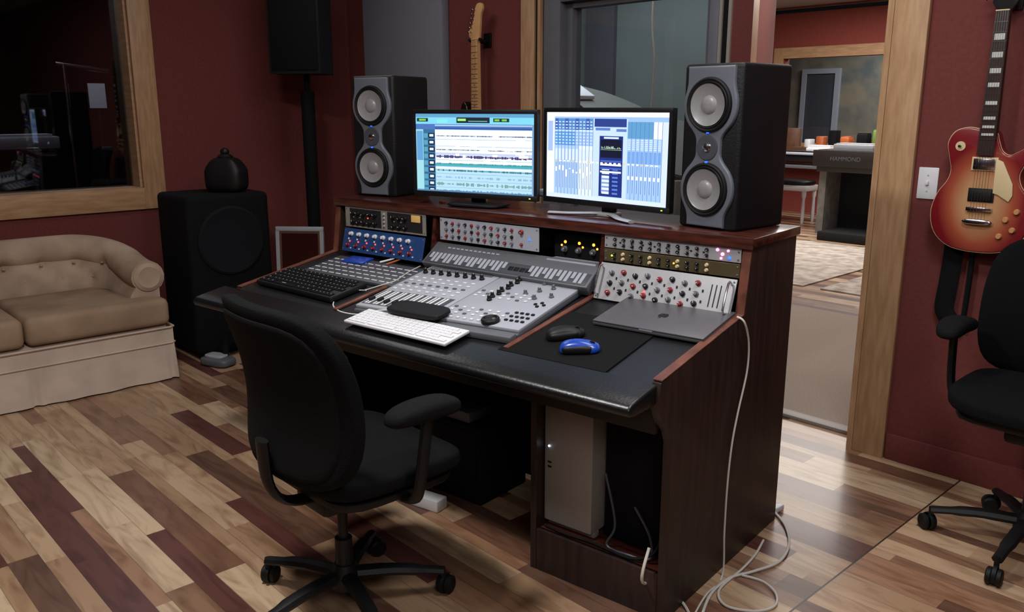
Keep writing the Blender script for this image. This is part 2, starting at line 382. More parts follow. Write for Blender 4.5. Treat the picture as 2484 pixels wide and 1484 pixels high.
o = obj('rug', MB().box(-1.4, 2.0, 2.95, 5.2, 0, .012), 'rug', None, ROOM); tag(o, 'large pale patterned rug on the far room floor, left of the doorway view', 'rug')
o = obj('rug', MB().box(2.15, 4.6, 2.95, 5.2, 0, .012), 'rug', None, ROOM); tag(o, 'second pale patterned rug, its corner just beyond the carpet by the door casing', 'rug')
b = MB(); b.cyl((-2, 3.0, 2.16), (5, 3.0, 2.16), .016)
for xx in (-1.5, 1.5, 4.5): b.cyl((xx, 3, 2.16), (xx, 3, 2.75), .01)
o = obj('curtain_rod', b, 'blkm', None, ROOM); tag(o, 'dark horizontal pipe hung under the far room ceiling', 'rod')
o = obj('acoustic_panel', MB().box(.28, 1.13, -.06, -.002, .75, 2.35, bev=.008), 'gpanel', None, ROOM); tag(o, 'tall grey fabric acoustic panel on the red wall behind left monitor speaker', 'acoustic panel')

# ================================================================== DESK
desk = thing('studio_desk', 'large dark cherry studio desk with rack hutch and padded black front edge', 'desk', DESK)
side = [(-.45, 0), (.35, 0), (.35, 1.015), (-.002, 1.015), (-.03, .816), (-.512, .733), (-.522, .728), (-.528, .70), (-.525, .655), (-.505, .615), (-.465, .578), (-.45, .54)]
YZ = Matrix(((0, 0, 1, 0), (1, 0, 0, 0), (0, 1, 0, 0), (0, 0, 0, 1)))
for x0 in (-1.895, -.025):
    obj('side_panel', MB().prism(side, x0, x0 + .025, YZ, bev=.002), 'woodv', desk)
S = math.tan(math.radians(9.65))
for x0 in (-1.896, -.027):
    obj('side_edging', MB().prism([(-.519, .7335), (-.519, .7365), (-.03, .8195), (-.03, .816)], x0, x0 + .028, YZ), 'woodedge', desk)
    obj('side_edging', MB().prism([(-.034, .815), (-.030, .813), (-.000, 1.013), (-.005, 1.013)], x0, x0 + .028, YZ), 'woodedge', desk)
obj('top_shelf', MB().box(-1.90, .008, -.012, .362, 1.016, 1.045, bev=.004), 'wood', desk)
obj('shelf_edge', MB().box(-1.90, .008, -.016, -.010, 1.012, 1.047, bev=.002), 'wood', desk)
for x0 in (-1.315, -.53):
    obj('bay_divider', MB().prism([(-.03, .80), (.33, .80), (.33, 1.015), (0.0, 1.015)], x0, x0 + .016, YZ), 'wood', desk)
obj('hutch_back', MB().box(-1.87, -.026, .32, .338, .62, 1.015), 'blkm', desk)
obj('hutch_floor', MB().box(-1.87, -.026, -.02, .32, .785, .797), 'blkm', desk)
obj('worktop', MB().prism([(-.515, .700), (-.515, .7215), (-.02, .7215 + .495 * S), (-.02, .700 + .495 * S)], -1.869, -.0255, YZ), 'lam', desk)
pad = [(-.652, .670), (-.658, .676), (-.660, .686), (-.656, .695), (-.646, .702), (-.60, .7105), (-.56, .7175), (-.519, .7245), (-.516, .70), (-.517, .669), (-.57, .666), (-.64, .666)]
obj('armrest_pad', MB().prism(pad, -1.985, -.010, YZ, bev=.008, seg=3), 'vinyl', desk, ang=50)
obj('apron', MB().box(-1.869, -.0255, -.50, -.48, .575, .70, bev=.002), 'blk', desk)
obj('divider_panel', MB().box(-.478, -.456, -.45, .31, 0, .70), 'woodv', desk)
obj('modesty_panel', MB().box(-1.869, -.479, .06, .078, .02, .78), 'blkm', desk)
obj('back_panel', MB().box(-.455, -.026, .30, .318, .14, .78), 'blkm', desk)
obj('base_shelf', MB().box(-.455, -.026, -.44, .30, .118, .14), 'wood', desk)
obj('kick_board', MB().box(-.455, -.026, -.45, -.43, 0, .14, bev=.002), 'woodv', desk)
for x0 in (-1.318, -.535):
    obj('edge_strip', MB().box(x0, x0 + .02, .005, .49, .0015, .010, bev=.002), 'woodedge', desk, DESK.inverted() @ WT)

# ================================================================== RACK GEAR
def gear(name, label, cat, X, w, h, dep, face, knobs=(), leds=(), buttons=(), ears=True, group='rack units in the desk hutch'):
    t = thing(name, label, cat, X, group)
    obj('chassis', MB().box(-w / 2 + .02, w / 2 - .02, 0.002, dep, .003, h - .003), 'blkm', t)
    obj('faceplate', MB().box(-w / 2, w / 2, -.004, .001, .0005, h - .0005, bev=.001, seg=1), face, t)
    for x, z, r, m in knobs: inst(knobmesh(r, r * 1.5, m, 'white' if m != 'silver' else 'blk'), 'knob', t, T(x, -.004, z) @ UP @ RZ(rnd.uniform(-140, 140)))
    for x, z, r, m in leds: inst(dotmesh(r, .002, m), 'indicator_light', t, T(x, -.004, z) @ UP)
    for x, z, bw, bh, m in buttons: inst(boxmesh(bw, bh, .003, m, .0005), 'button', t, T(x, -.004, z) @ UP)
    if ears:
        for sx in (-1, 1):
            for z in (.01, h - .01): inst(dotmesh(.0032, .0015, 'mgrey'), 'screw', t, T(sx * (w / 2 - .008), -.004, z) @ UP)
    return t
def L(n, a, c): return [a + (c - a) * i / (n - 1) for i in range(n)]
g = gear('rack_processor', 'thin silver rack unit with pink and blue lights, top of right bay', 'audio rack unit', DESK @ T(-.272, -.004, .967), .483, .044, .26, 'silver',
     [(x, z, .0058, 'blk') for x in L(11, -.2, .13) for z in (.013, .031)], [(.165, .034, .005, 'ledp'), (.182, .022, .0055, 'ledp'), (.2, .034, .004, 'ledp'), (.205, .012, .005, 'ledb'), (.178, .009, .004, 'ledp')],
     [(x, .022, .006, .004, 'blk') for x in L(8, -.18, .12)])
g = gear('rack_processor', 'thin brass coloured rack unit second from the top of right bay', 'audio rack unit', DESK @ T(-.272, -.006, .921), .483, .044, .26, 'gold',
     [(x, z, .006, 'ivory' if i % 3 == 1 else 'blk') for i, x in enumerate(L(13, -.2, .2)) for z in (.014, .030)][:22], [(-.21, .022, .003, 'ledg'), (.02, .022, .003, 'yel')])
X3 = DESK @ T(-.272, -.066, .803) @ RX(-22)
g = gear('rack_equalizer', 'tall silver rack unit with black and red knobs behind the closed laptop', 'audio rack unit', X3, .483, .125, .10, 'silver',
     [(x, z + dz * (i % 2), .0088, ('redk', 'blk', 'mgrey')[(i + k) % 3]) for i, x in enumerate(L(8, -.19, .12)) for k, (z, dz) in enumerate(((.025, .008), (.058, .006), (.092, .006)))],
     [(-.06, .045, .0035, 'ledr')], [(x, z, .005, .008, 'blk') for x in L(8, -.17, .14) for z in (.042, .076)])
for sx in (-1, 1):
    obj('handle', MB().tube([(sx * .228, -.004, .02), (sx * .228, -.03, .022), (sx * .228, -.03, .105), (sx * .228, -.004, .107)], .0035, smooth=3), 'chrome', g)
for x in (.165, .18, .195): obj('slider_slot', MB().box(x, x + .003, -.0055, -.004, .03, .1), 'blk', g)
g = gear('rack_preamp', 'dark two-channel rack preamp at the top of left bay', 'audio rack unit', DESK @ T(-1.588, -.006, .926), .483, .087, .26, mat('gunmetal_face', (44, 42, 44), .45, .3, noise=.1),
     [(x, z, .010, 'blk') for x in (-.19, -.16, -.125, -.09, -.055, .055, .09, .125) for z in (.025, .06)] + [(0, z, .006, 'silver') for z in (.02, .036, .052, .068)], [(-.1, .044, .003, 'ledr')], [(x, .043, .006, .004, 'silver') for x in (-.19, -.15, .06, .1)])
obj('meter', MB().box(.16, .21, -.007, -.004, .05, .078, bev=.001), mat('meter_face', (190, 155, 90), .4, emit=.3), g)
obj('bezel', MB().box(-.2415, .2415, -.0052, -.004, .001, .007).box(-.2415, .2415, -.0052, -.004, .080, .086).box(-.2415, -.215, -.0052, -.004, .007, .08).box(.222, .2415, -.0052, -.004, .007, .08).box(-.018, .018, -.0050, -.004, .007, .08), 'alu', g)
g = gear('rack_preamp', 'blue eight-channel rack unit with cream and lit red controls in left bay', 'audio rack unit', DESK @ T(-1.588, -.038, .823) @ RX(-14), .483, .10, .15, 'blueface',
     [(x, .077, .0095, 'white') for x in L(8, -.19, .155)] + [(x, .028, .008, 'redk') for x in L(8, -.205, .17)], [(x, .045, .0035, 'ledr') for x in L(8, -.197, .178)],
     [(x, .055, .006, .008, 'white') for x in L(8, -.205, .17)] + [(x, .016, .006, .006, 'white') for x in L(8, -.185, .19)])
g = gear('rack_equalizer', 'white-faced rack unit with rows of small red and grey knobs in middle bay', 'audio rack unit', DESK @ T(-1.03, -.006, .921), .483, .087, .26, 'lgrey',
     [(x, z, .0065, ('redk', 'mgrey', 'blk')[(i + k) % 3]) for i, x in enumerate(L(11, -.205, .12)) for k, z in enumerate((.018, .043, .068))] + [(.165, .065, .009, 'redk'), (.165, .02, .006, 'redk')], [(.2, .04, .004, 'ledb')])
g = gear('monitor_controller', 'small black box with glowing amber lights in the narrow cubby', 'audio box', DESK @ T(-.652, .05, .905), .215, .085, .2, 'blkm',
     [(x, .03, .011, 'mgrey') for x in (-.06, 0, .06)], [(x, .055, .0055, 'yel') for x in L(3, -.06, .06)] + [(x, .042, .004, 'yel') for x in (-.075, .015, .075)], [], ears=False)
o = obj('audio_box', MB().box(-.757, -.548, -.008, .2, .875, .903, bev=.003), 'lgrey', None, DESK); tag(o, 'slim grey box under the amber-lit box in the cubby', 'audio box')

# meter bridge behind the control surface
KB = DESK @ T(-.915, -.085, .835) @ RX(36)
t = thing('meter_bridge', 'slim sloped grey meter strip with pale vertical bars under the middle rack bay', 'meter bridge', KB)
obj('body', MB().box(-.385, .385, 0, .118, -.035, .006, bev=.004), 'mgrey', t)
obj('lower_panel', MB().box(-.375, .375, .006, .060, .006, .0075, bev=.0005), 'baf', t)
for i in range(36):
    if 19 <= i <= 23: continue
    x = -.355 + i * .0202; hh = .048 if i % 3 else .030
    inst(boxmesh(.0135, hh, .003, 'lgrey', .0005), 'channel_strip', t, T(x, .058 - hh / 2, .0075))
for i in range(4): obj('display', MB().box(.032 + i * .026, .053 + i * .026, .024, .042, .0075, .0095, bev=.0005), 'blk', t)
for i in range(12): inst(boxmesh(.014, .007, .003, 'lgrey', .0005), 'button', t, T(-.3 + i * .022, .09, .006))

# control surface
F2 = WT @ T(0, 0, .030)
CS, cw, cd = fit(F2, (862, 738), (1258, 800), (1012, 638))
cs = thing('mixing_control_surface', 'wide light grey mixing control surface with faders and jog wheel, centre of desk', 'control surface', CS)
obj('base', MB().box(0, cw, -.012, cd, -.027, -.012, bev=.003), 'mgrey', cs)
obj('fader_module', MB().box(0, cw * .50, 0, cd, -.012, 0, bev=.003), 'lgrey', cs)
obj('master_module', MB().box(cw * .505, cw, 0, cd, -.012, 0, bev=.003), 'lgrey', cs)
obj('fader_bay', MB().box(cw * .015, cw * .475, cd * .045, cd * .345, 0, .0010), 'baf', cs)
for i in range(8):
    x = cw * (.045 + .055 * i)
    obj('fader_plate', MB().box(x - .011, x + .011, cd * .055, cd * .335, .001, .0018), 'white', cs)
    obj('fader_slot', MB().box(x - .0016, x + .0016, cd * .06, cd * .33, .0018, .0024), 'blk', cs)
    inst(boxmesh(.013, .024, .010, 'blk' if i < 7 else 'silver'), 'fader', cs, T(x, cd * (.09 + .04 * rnd.random()), .0024))
    inst(knobmesh(.0095, .018, 'blk'), 'knob', cs, T(x, cd * .80, 0))
    for r, yy in enumerate((.40, .47, .54, .61, .68)):
        inst(boxmesh(.015, .009, .004, ('white', 'mgrey', 'white')[(0, 0, 1, 2, 2)[r]], .0008), 'button', cs, T(x, cd * yy, 0))
obj('display', MB().box(cw * .02, cw * .46, cd * .87, cd * .94, 0, .002), 'mgrey', cs)
for i in range(8):
    inst(knobmesh(.009, .017, 'blk'), 'knob', cs, T(cw * (.65 - .01 * (i % 2)), cd * (.42 + .065 * i), 0))
for i in range(7):
    for r in range(6):
        if i == 2 and r > 2: continue
        inst(boxmesh(.012, .009, .004, ('white', 'white', 'mgrey')[(i + r) % 3], .0008), 'button', cs, T(cw * (.54 + .05 * i), cd * (.12 + .055 * r) + (.19 * cd if r > 2 else 0), 0))
for i in range(4):
    for j in range(3):
        inst(boxmesh(.011, .009, .005, 'blk', .0008), 'number_button', cs, T(cw * (.88 + .03 * i), cd * (.12 + .07 * j), 0))
for p in ((.78, .62), (.83, .70), (.88, .78), (.86, .55), (.93, .62), (.8, .85)): inst(knobmesh(.008, .015, 'mgrey'), 'knob', cs, T(cw * p[0], cd * p[1], 0))
for k in range(4):
    inst(boxmesh(.010, .010, .005, 'blk', .001), 'arrow_button', cs, T(cw * .93 + .016 * math.cos(k * PI / 2), cd * .45 + .016 * math.sin(k * PI / 2), 0))
for i in range(5): inst(boxmesh(.011, .008, .005, 'white', .0008), 'transport_button', cs, T(cw * (.60 + .04 * i), cd * .04, 0))
jp = onp(F2, 1190, 780); jl = CS.inverted() @ (F2 @ Vector((jp.x, jp.y, 0)))
obj('wrist_rest', MB().box(cw * .46, cw * 1.0, -.05, -.013, -.028, -.006, bev=.004), 'mgrey', cs)
jog = obj('jog_wheel', MB().lathe([(0, 0), (.030, 0), (.030, .010), (.027, .014), (.022, .014), (.019, .010), (0, .010)], 32), 'blk', cs, T(jl.x, jl.y, 0))
obj('finger_dimple', MB().lathe([(0, 0), (.006, 0), (.005, .002), (0, .001)], 12), 'mgrey', jog, T(.010, .004, .010))

# patch strip device left
F3 = WT @ T(0, 0, .012)
X, w, d = fit(F3, (735, 654), (950, 694), (822, 618))
t = thing('patch_bay', 'flat dark grey desktop unit with fine white label strips on the left of desk', 'patch bay', X)
obj('body', MB().box(0, w, -.0, d, -.012, 0, bev=.002), 'baf', t)
for k in range(5):
    y = d * (.12 + .17 * k)
    for i in range(12):
        x = .01 + (w - .02) * i / 12
        inst(boxmesh(.029, .006, .0012, 'white', .0002), 'label_strip', t, T(x + .014, y, 0))
    for i in range(16): inst(dotmesh(.0028, .001, 'mgrey'), 'socket', t, T(.02 + (w - .04) * i / 15, y + .010, 0))

# computer keyboards
def keyboard(name, label, X, w, d, body, key, legend, thick):
    t = thing(name, label, 'keyboard', X, None)
    obj('body', MB().box(0, w, 0, d, -thick, 0, bev=thick * .3), body, t)
    u = (w - .02) / 18.6; v = (d - .016) / 6
    def km(kw):
        def f(b_):
            b_.box(-kw / 2, kw / 2, -v * .43, v * .43, 0, .0035, bev=.0008, seg=1)
            b_.box(-kw * .2, 0, v * .05, v * .2, .0035, .0037, mi=1)
        return meshof('key_%s_%.3f' % (key, kw), f, [key, legend])
    for r in range(6):
        y = .008 + v * (r + .5); x = .01
        row = ([1.3, 1.1, 1.1, 5.4, 1.1, 1.1, 1.3] if r == 0 else [2.0] + [1] * 10 + [1.4] if r == 1 else [1.6] + [1] * 11 if r == 2 else [1.3] + [1] * 11 if r == 3 else [1] * 12 if r == 4 else [1] * 12)
        s_ = 13.2 / sum(row)
        for k in row:
            inst(km(k * s_ * u * .88), 'key', t, T(x + k * s_ * u / 2, y, 0)); x += k * s_ * u
        x = .01 + 13.4 * u
        for c in range(6 if r in (0, 2, 4) else 5):
            if c == 4 and r == 1: continue
            inst(km(.8 * u), 'key', t, T(x + (.45 + .86 * c) * u, y, 0))
    return t
F4 = WT @ T(0, 0, .026)
X, w, d = fit(F4, (620, 678), (800, 722), (690, 642)); keyboard('computer_keyboard', 'black computer keyboard with white legends on the left of desk', X, w, d, 'blk', 'blkm', 'lgrey', .022)
F5 = WT @ T(0, 0, .028)
X, w, d = fit(F5, (833, 776), (1078, 834), (893, 747)); keyboard('computer_keyboard', 'slim white computer keyboard at the padded front edge of desk', X, w, d, 'white', 'paper', 'lgrey', .010)
X, w, d = fit(WT @ T(0, 0, .045), (934, 750), (1062, 773), (947, 728))
o = obj('wrist_cushion', MB().blob(w, d + .02, .022, 5, 6, X=T(w / 2, d / 2, 0)), 'vinyl2', None, X); tag(o, 'small black padded wrist cushion behind the white keyboard', 'wrist rest')

# mouse pad, mice, laptop
F6 = WT @ T(0, 0, .005)
X, w, d = fit(F6, (1207, 846), (1468, 902), (1345, 748))
o = obj('mouse_pad', MB().box(0, w, 0, d, -.004, 0, bev=.001), 'blkm', None, X); tag(o, 'large black mouse pad in front of the laptop', 'mouse pad')
def mouse(label, a, c, m, X):
    t = thing('computer_mouse', label, 'mouse', X)
    def fn(p):
        z = p.z * (1 - .35 * max(0, p.y / .06)) if p.z > 0 else p.z * .3
        return Vector((p.x * (1 - .18 * math.cos(p.y / .06 * 2)), p.y, z + .006))
    obj('body', MB().blob(.064, .118, .06, 2.6, 10, fn), m, t)
    obj('side_grip', MB().blob(.069, .10, .034, 3, 8, lambda p: Vector((p.x * (1 - .18 * math.cos(p.y / .06 * 2)), p.y - .004, max(p.z, -.011) + .011))), 'blk', t)
    w_ = MB(); w_.lathe([(0, -.004), (.009, -.004), (.009, .004), (0, .004)], 14, T(0, .036, .022) @ RY(90)); obj('scroll_wheel', w_, 'rub', t)
    return t
p = onp(F6, 1407, 852); mouse('bright blue and black computer mouse on the mouse pad', 0, 0, 'blue', F6 @ T(p.x, p.y, .001) @ RZ(-62))
p = onp(F6, 1372, 818); mouse('plain black computer mouse just behind the blue one', 0, 0, 'blk', F6 @ T(p.x, p.y, .001) @ RZ(-48))
F7 = WT @ T(0, 0, .024)
X, w, d = fit(F7, (1437, 775), (1706, 822), (1502, 714))
lp = thing('laptop', 'closed dark grey laptop lying on the right of desk', 'laptop', X)
obj('base', MB().box(0, w, 0, d, -.016, -.006, bev=.003), 'space', lp); obj('lid', MB().box(0, w, 0, d, -.0055, 0, bev=.0025), 'space', lp)
b = MB(); ap = [(.0, -.012), (.006, -.013), (.011, -.006), (.012, .002), (.008, .009), (.002, .008), (0, .007), (-.002, .008), (-.008, .009), (-.012, .002), (-.011, -.006), (-.006, -.013)]
b.prism(spl2(ap, 4), 0, .0006); b.prism([(.0, .010), (.004, .012), (.006, .017), (.001, .014)], 0, .0006); obj('emblem', b, 'blk', lp, T(w * .5, d * .5, 0) @ RZ(180) @ SC(1.3, 1.3, 1))
obj('lid_notch', MB().box(w * .44, w * .56, -.0008, .002, -.0075, -.004), 'silver', lp)
o = obj('power_adapter', MB().box(-.03, .03, -.02, .02, 0, .018, bev=.004), 'white', None, WT @ T(*(lambda q: (q.x, q.y, .001))(onp(WT, 1478, 722))) @ RZ(20)); tag(o, 'small white adapter block at the back left corner of laptop', 'adapter')
o = obj('notebook', MB().box(-.06, .06, -.035, .035, 0, .008, bev=.002), 'blue', None, WT @ T(*(lambda q: (q.x, q.y, .0125))(onp(F3, 868, 633))) @ RZ(4)); tag(o, 'small bright blue flat case on the left desk unit', 'case')
for k, (a, e, m, nm) in enumerate((((922, 640), (950, 633), 'white', 'white patch plug lying below the blue rack unit'), ((938, 645), (964, 636), 'orange', 'orange tipped patch plug beside the white one'))):
    A = onp(F3, *a); B = onp(F3, *e)
    b = MB(); b.cyl((A.x, A.y, .007), (B.x, B.y, .007), .004, n=10); b.cyl((B.x, B.y, .007), (B.x + (B.x - A.x) * .3, B.y + (B.y - A.y) * .3, .007), .003, .002, n=10)
    o = obj('patch_plug', b, m, None, F3); tag(o, nm, 'audio plug')

# ================================================================== SPEAKERS ON DESK
def studio_speaker(label, X):
    t = thing('studio_speaker', label, 'speaker', X, 'studio monitor speakers on the desk'); w, h, d = .221, .508, .262
    obj('cabinet', MB().box(-w / 2, w / 2, 0, d, 0, h, bev=.012, seg=3), 'cab', t)
    zc = (.125, .384); r = .101
    def hw(z):
        v = .046
        for c in zc:
            if abs(z - c) < r: v = max(v, math.sqrt(r * r - (z - c) ** 2))
        if z > .425: v = max(v, .087)
        if z < .075: v = max(v, .07)
        return v
    zs = [.008 + (h - .016) * i / 60 for i in range(61)]
    hs = [hw(z) for z in zs]; hs = [sum(hs[max(0, i - 2):i + 3]) / len(hs[max(0, i - 2):i + 3]) for i in range(61)]
    out = [(hs[i], zs[i]) for i in range(61)] + [(-hs[i], zs[i]) for i in range(60, -1, -1)]
    obj('baffle', MB().prism(out, 0, .012, UP, bev=.005, seg=3), 'baf2', t)
    for c in zc:
        wf = obj('woofer', MB().lathe([(.084, .0), (.084, .014), (.082, .019), (.078, .021), (.073, .019), (.071, .013)], 40), 'rub', t, T(0, 0, c) @ UP)
        obj('surround', MB().lathe([(.073, .018), (.070, .022), (.066, .021), (.063, .017)], 40), 'rub', wf)
        obj('cone', MB().lathe([(.064, .0225), (.060, .020), (.022, .0128), (0, .0126)], 40), 'cone', wf)
        obj('dust_cap', MB().lathe([(.030, .0132), (.026, .018), (.015, .0215), (0, .0225)], 24), 'cone', wf)
    tw = obj('tweeter', MB().lathe([(.039, .010), (.039, .015), (.034, .016), (.016, .0128), (0, .0128)], 32), 'baf', t, T(0, 0, .255) @ UP)
    obj('tweeter_dome', MB().lathe([(.015, .0128), (.012, .019), (.006, .0215), (0, .022)], 20), 'chrome', tw)
    for z in (.303, .207): inst(boxmesh(.008, .011, .005, 'ledb', .0008), 'indicator_light', t, T(0, -.0115, z) @ UP)
    return t
studio_speaker('right dual-woofer black studio speaker beside the mixer-view screen', T(.617, 2.682, 1.0455) @ RZ(-49.9))
studio_speaker('left dual-woofer black studio speaker in front of the grey acoustic panel', T(-.595, 3.705, 1.0455) @ RZ(-28.5))

# ================================================================== SCREENS
def rects(name, R, W, H, parent, X):
    bm = bmesh.new(); cl = bm.loops.layers.float_color.new('Col')
    for i, (x0, x1, y0, y1, c) in enumerate(R):
        z = .0003 + i * .0000035 if i else 0
        vs = [bm.verts.new((a * W, b_ * H, z)) for a, b_ in ((x0, y0), (x1, y0), (x1, y1), (x0, y1))]
        f = bm.faces.new(vs); cc = lin(c) + (1,)
        for l in f.loops: l[cl] = cc
    me = bpy.data.meshes.new(name); bm.to_mesh(me); bm.free(); me.materials.append(M['screen'])
    o = bpy.data.objects.new(name, me); COL.objects.link(o); o.parent = parent; o.matrix_local = X; return o
def left_screen():
    R = [(0, 1, 0, 1, (150, 200, 235))]; r = random.Random(3)
    R += [(0, 1, .955, 1, (90, 150, 190)), (.0, 1, .87, .955, (120, 200, 225)), (.01, .11, .90, .945, (20, 50, 60)), (.03, .09, .91, .935, (120, 190, 60)), (.36, .64, .885, .955, (20, 35, 45)),
          (.37, .44, .91, .94, (150, 220, 120)), (.46, .62, .90, .915, (90, 140, 140)), (.67, .80, .90, .945, (20, 50, 60)), (.68, .72, .91, .935, (120, 190, 60)), (.74, .78, .91, .935, (120, 190, 60)), (.19, .28, .885, .93, (130, 215, 215))]
    R += [(0, 1, .80, .87, (70, 110, 175)), (.17, 1, .845, .862, (170, 190, 220)), (.17, 1, .81, .825, (40, 80, 140)), (0, .17, .0, .80, (50, 100, 140)), (0, .065, 0, .80, (150, 205, 215)), (0.005, .06, .4, .78, (90, 150, 200))]
    R += [(.17, 1, 0, .80, (225, 236, 250)), (.17, 1, .02, .30, (170, 208, 225)), (.17, 1, .33, .365, (70, 160, 175)), (.17, 1, .46, .50, (190, 200, 235))]
    for k in range(9):
        y = .72 - k * .088
        R.append((.11, .165, y - .03, y + .035, (15, 30, 50))); R.append((.12, .155, y - .012, y + .02, (205, 220, 230))); R.append((.07, .105, y - .03, y + .03, (80, 150, 175)))
        R.append((.17, 1, y - .045, y - .041, (120, 150, 190)))
        amp, c = ((.006, (60, 70, 120)), (.012, (225, 225, 250)), (.006, (60, 60, 90)), (.016, (50, 30, 90)), (.008, (40, 130, 130)), (.01, (30, 100, 120)), (.012, (130, 165, 200)), (.02, (110, 150, 150)), (.014, (100, 140, 160)))[k]
        for i in range(60):
            x = .18 + i * .0136; a = amp * r.uniform(.3, 1.2) * (1 if k < 6 or r.random() < .6 else .1)
            R.append((x, x + .0125, y - a, y + a, c))
    for i in range(26):
        x = r.uniform(.30, .9); y = r.uniform(.38, .78); R.append((x, x + r.uniform(.02, .08), y, y + .03, (255, 255, 255)))
    R += [(0.0, 1, 0, .02, (80, 120, 160)), (.985, 1, 0, .87, (110, 150, 190))]
    return R
def right_screen():
    r = random.Random(5); R = [(0, 1, 0, 1, (150, 185, 245)), (0, 1, .95, 1, (240, 244, 255)), (0, .07, .0, .95, (225, 234, 255)), (.01, .055, .55, .9, (160, 182, 235)), (0, 1, 0, .05, (205, 220, 252))]
    for i in range(11):
        x = .075 + i * .0305
        R += [(x, x + .027, .05, .93, (165, 196, 248) if i < 7 else (215, 228, 255)), (x, x + .027, .80, .93, (84, 132, 190) if i % 3 else (60, 90, 170)), (x, x + .027, .62, .78, (92, 148, 208) if i < 6 else (150, 180, 235)),
              (x + .012, x + .015, .12, .42, (40, 60, 130)), (x + .007, x + .020, .25 + .1 * r.random(), .29 + .1 * r.random(), (245, 248, 255)), (x + .003, x + .024, .45, .58, (205, 220, 250))]
        for k in range(8): R.append((x + .004, x + .022, .64 + k * .035, .652 + k * .035, (195, 222, 250)))
        R.append((x + .027, x + .0305, .05, .93, (70, 100, 175)))
    R += [(.41, .69, .05, .93, (190, 212, 255)), (.42, .68, .84, .93, (40, 60, 130)), (.43, .55, .80, .83, (90, 120, 190)), (.60, .68, .79, .82, (90, 120, 190))]
    R += [(.465, .655, .06, .74, (24, 44, 120)), (.475, .645, .50, .70, (10, 16, 44)), (.50, .62, .71, .73, (210, 225, 255)), (.475, .645, .585, .59, (150, 190, 150)), (.485, .55, .10, .30, (120, 150, 210))]
    for k in range(7): R += [(.49, .55, .09 + k * .045, .115 + k * .045, (220, 230, 250)), (.575, .62, .09 + k * .045, .11 + k * .045, (90, 120, 200))]
    for k in range(4): R.append((.475, .645, .33 + k * .04, .35 + k * .04, ((230, 235, 250), (60, 90, 180))[k % 2]))
    for k in range(30): R.append((.48 + .16 * k / 30, .484 + .16 * k / 30, .60, .60 + .03 * r.random(), (180, 210, 190)))
    for i in range(8):
        x = .69 + i * .033
        R += [(x, x + .030, .05, .80, (155, 190, 248)), (x, x + .030, .72, .90, (90, 150, 195) if i < 6 else (225, 234, 255)), (x + .013, x + .016, .12, .42, (40, 60, 130)), (x + .006, x + .022, .27, .31, (245, 248, 255)), (x + .004, x + .026, .45, .58, (110, 155, 215))]
        for k in range(6): R.append((x + .004, x + .024, .60 + k * .02, .606 + k * .02, (235, 242, 255)))
        R.append((x + .030, x + .033, .05, .9, (80, 110, 180)))
    for i in range(24): R.append((.08 + i * .036, .10 + i * .036, .43, .445, (230, 190, 120) if i % 4 == 0 else (235, 245, 255)))
    R.append((.955, 1, .05, .9, (205, 218, 255)))
    return R
def screen(label, X, R, w, foot, h=.335):
    t = thing('computer_monitor', label, 'monitor', X, 'computer screens on the desk')
    z0 = .034
    obj('housing', MB().box(-w / 2, w / 2, 0, .022, z0, z0 + h, bev=.004).box(-w / 2 + .06, w / 2 - .06, .02, .045, z0 + .04, z0 + h - .06, bev=.012), 'blk', t)
    obj('bezel', MB().box(-w / 2, w / 2, -.005, .0, z0, z0 + .020, bev=.001).box(-w / 2, w / 2, -.005, 0, z0 + h - .016, z0 + h, bev=.001).box(-w / 2, -w / 2 + .014, -.005, 0, z0 + .02, z0 + h - .016).box(w / 2 - .014, w / 2, -.005, 0, z0 + .02, z0 + h - .016), 'blk', t)
    rects('display', R, w - .028, h - .036, t, T(-w / 2 + .014, -.0012, z0 + .02) @ UP)
    inst(boxmesh(.006, .003, .002, 'ledg', .0004), 'power_light', t, T(w / 2 - .03, -.005, z0 + .01) @ UP)
    obj('neck', MB().box(-.03, .03, .028, .045, .006, z0 + .12, bev=.004), 'blk', t)
    ft = MB()
    if foot == 'silver':
        ft.tube([(-.19, -.075, .006), (-.12, -.05, .007), (-.03, .01, .009), (.03, .01, .009), (.12, -.05, .007), (.19, -.075, .006)], .014, 10, flat=.40)
        ft.box(-.04, .04, 0.0, .06, .0, .014, bev=.004)
    else: ft.blob(.24, .15, .016, 4, 6, X=T(0, .035, .008))
    obj('foot', ft, 'silver' if foot == 'silver' else 'blk', t)
    return t
screen('left black computer screen showing an audio track editing window', T(-.148, 3.287, 1.0455) @ RZ(-28.5), left_screen(), .553, 'black')
screen('right black computer screen showing a mixer window, on a silver curved foot', T(.320, 2.985, 1.0455) @ RZ(-46.5), right_screen(), .578, 'silver', .342)
TOP = DESK @ T(0, 0, 1.0455)
for (u, v, m, lb) in ((1072, 492, 'orange', 'tiny orange-red plug on the shelf under the left screen'), (1143, 496, 'blue', 'tiny blue plug on the shelf under the left screen'), (1170, 500, 'blk', 'tiny black clip on the shelf beside the blue plug')):
    q = onp(TOP, u, v); o = obj('small_plug', MB().box(-.012, .012, -.005, .005, 0, .008, bev=.002).cyl((.012, 0, .004), (.022, 0, .004), .003, n=8), m, None, TOP @ T(q.x, q.y) @ RZ(10)); tag(o, lb, 'plug')
q = onp(TOP, 1318, 478); o = obj('audio_interface', MB().box(-.05, .03, .0, .08, 0, .03, bev=.004).box(-.04, .02, -.002, 0, .006, .024), 'lgrey', None, TOP @ T(q.x, q.y + .01)); tag(o, 'small pale box on the shelf in the gap between the two screens', 'box')

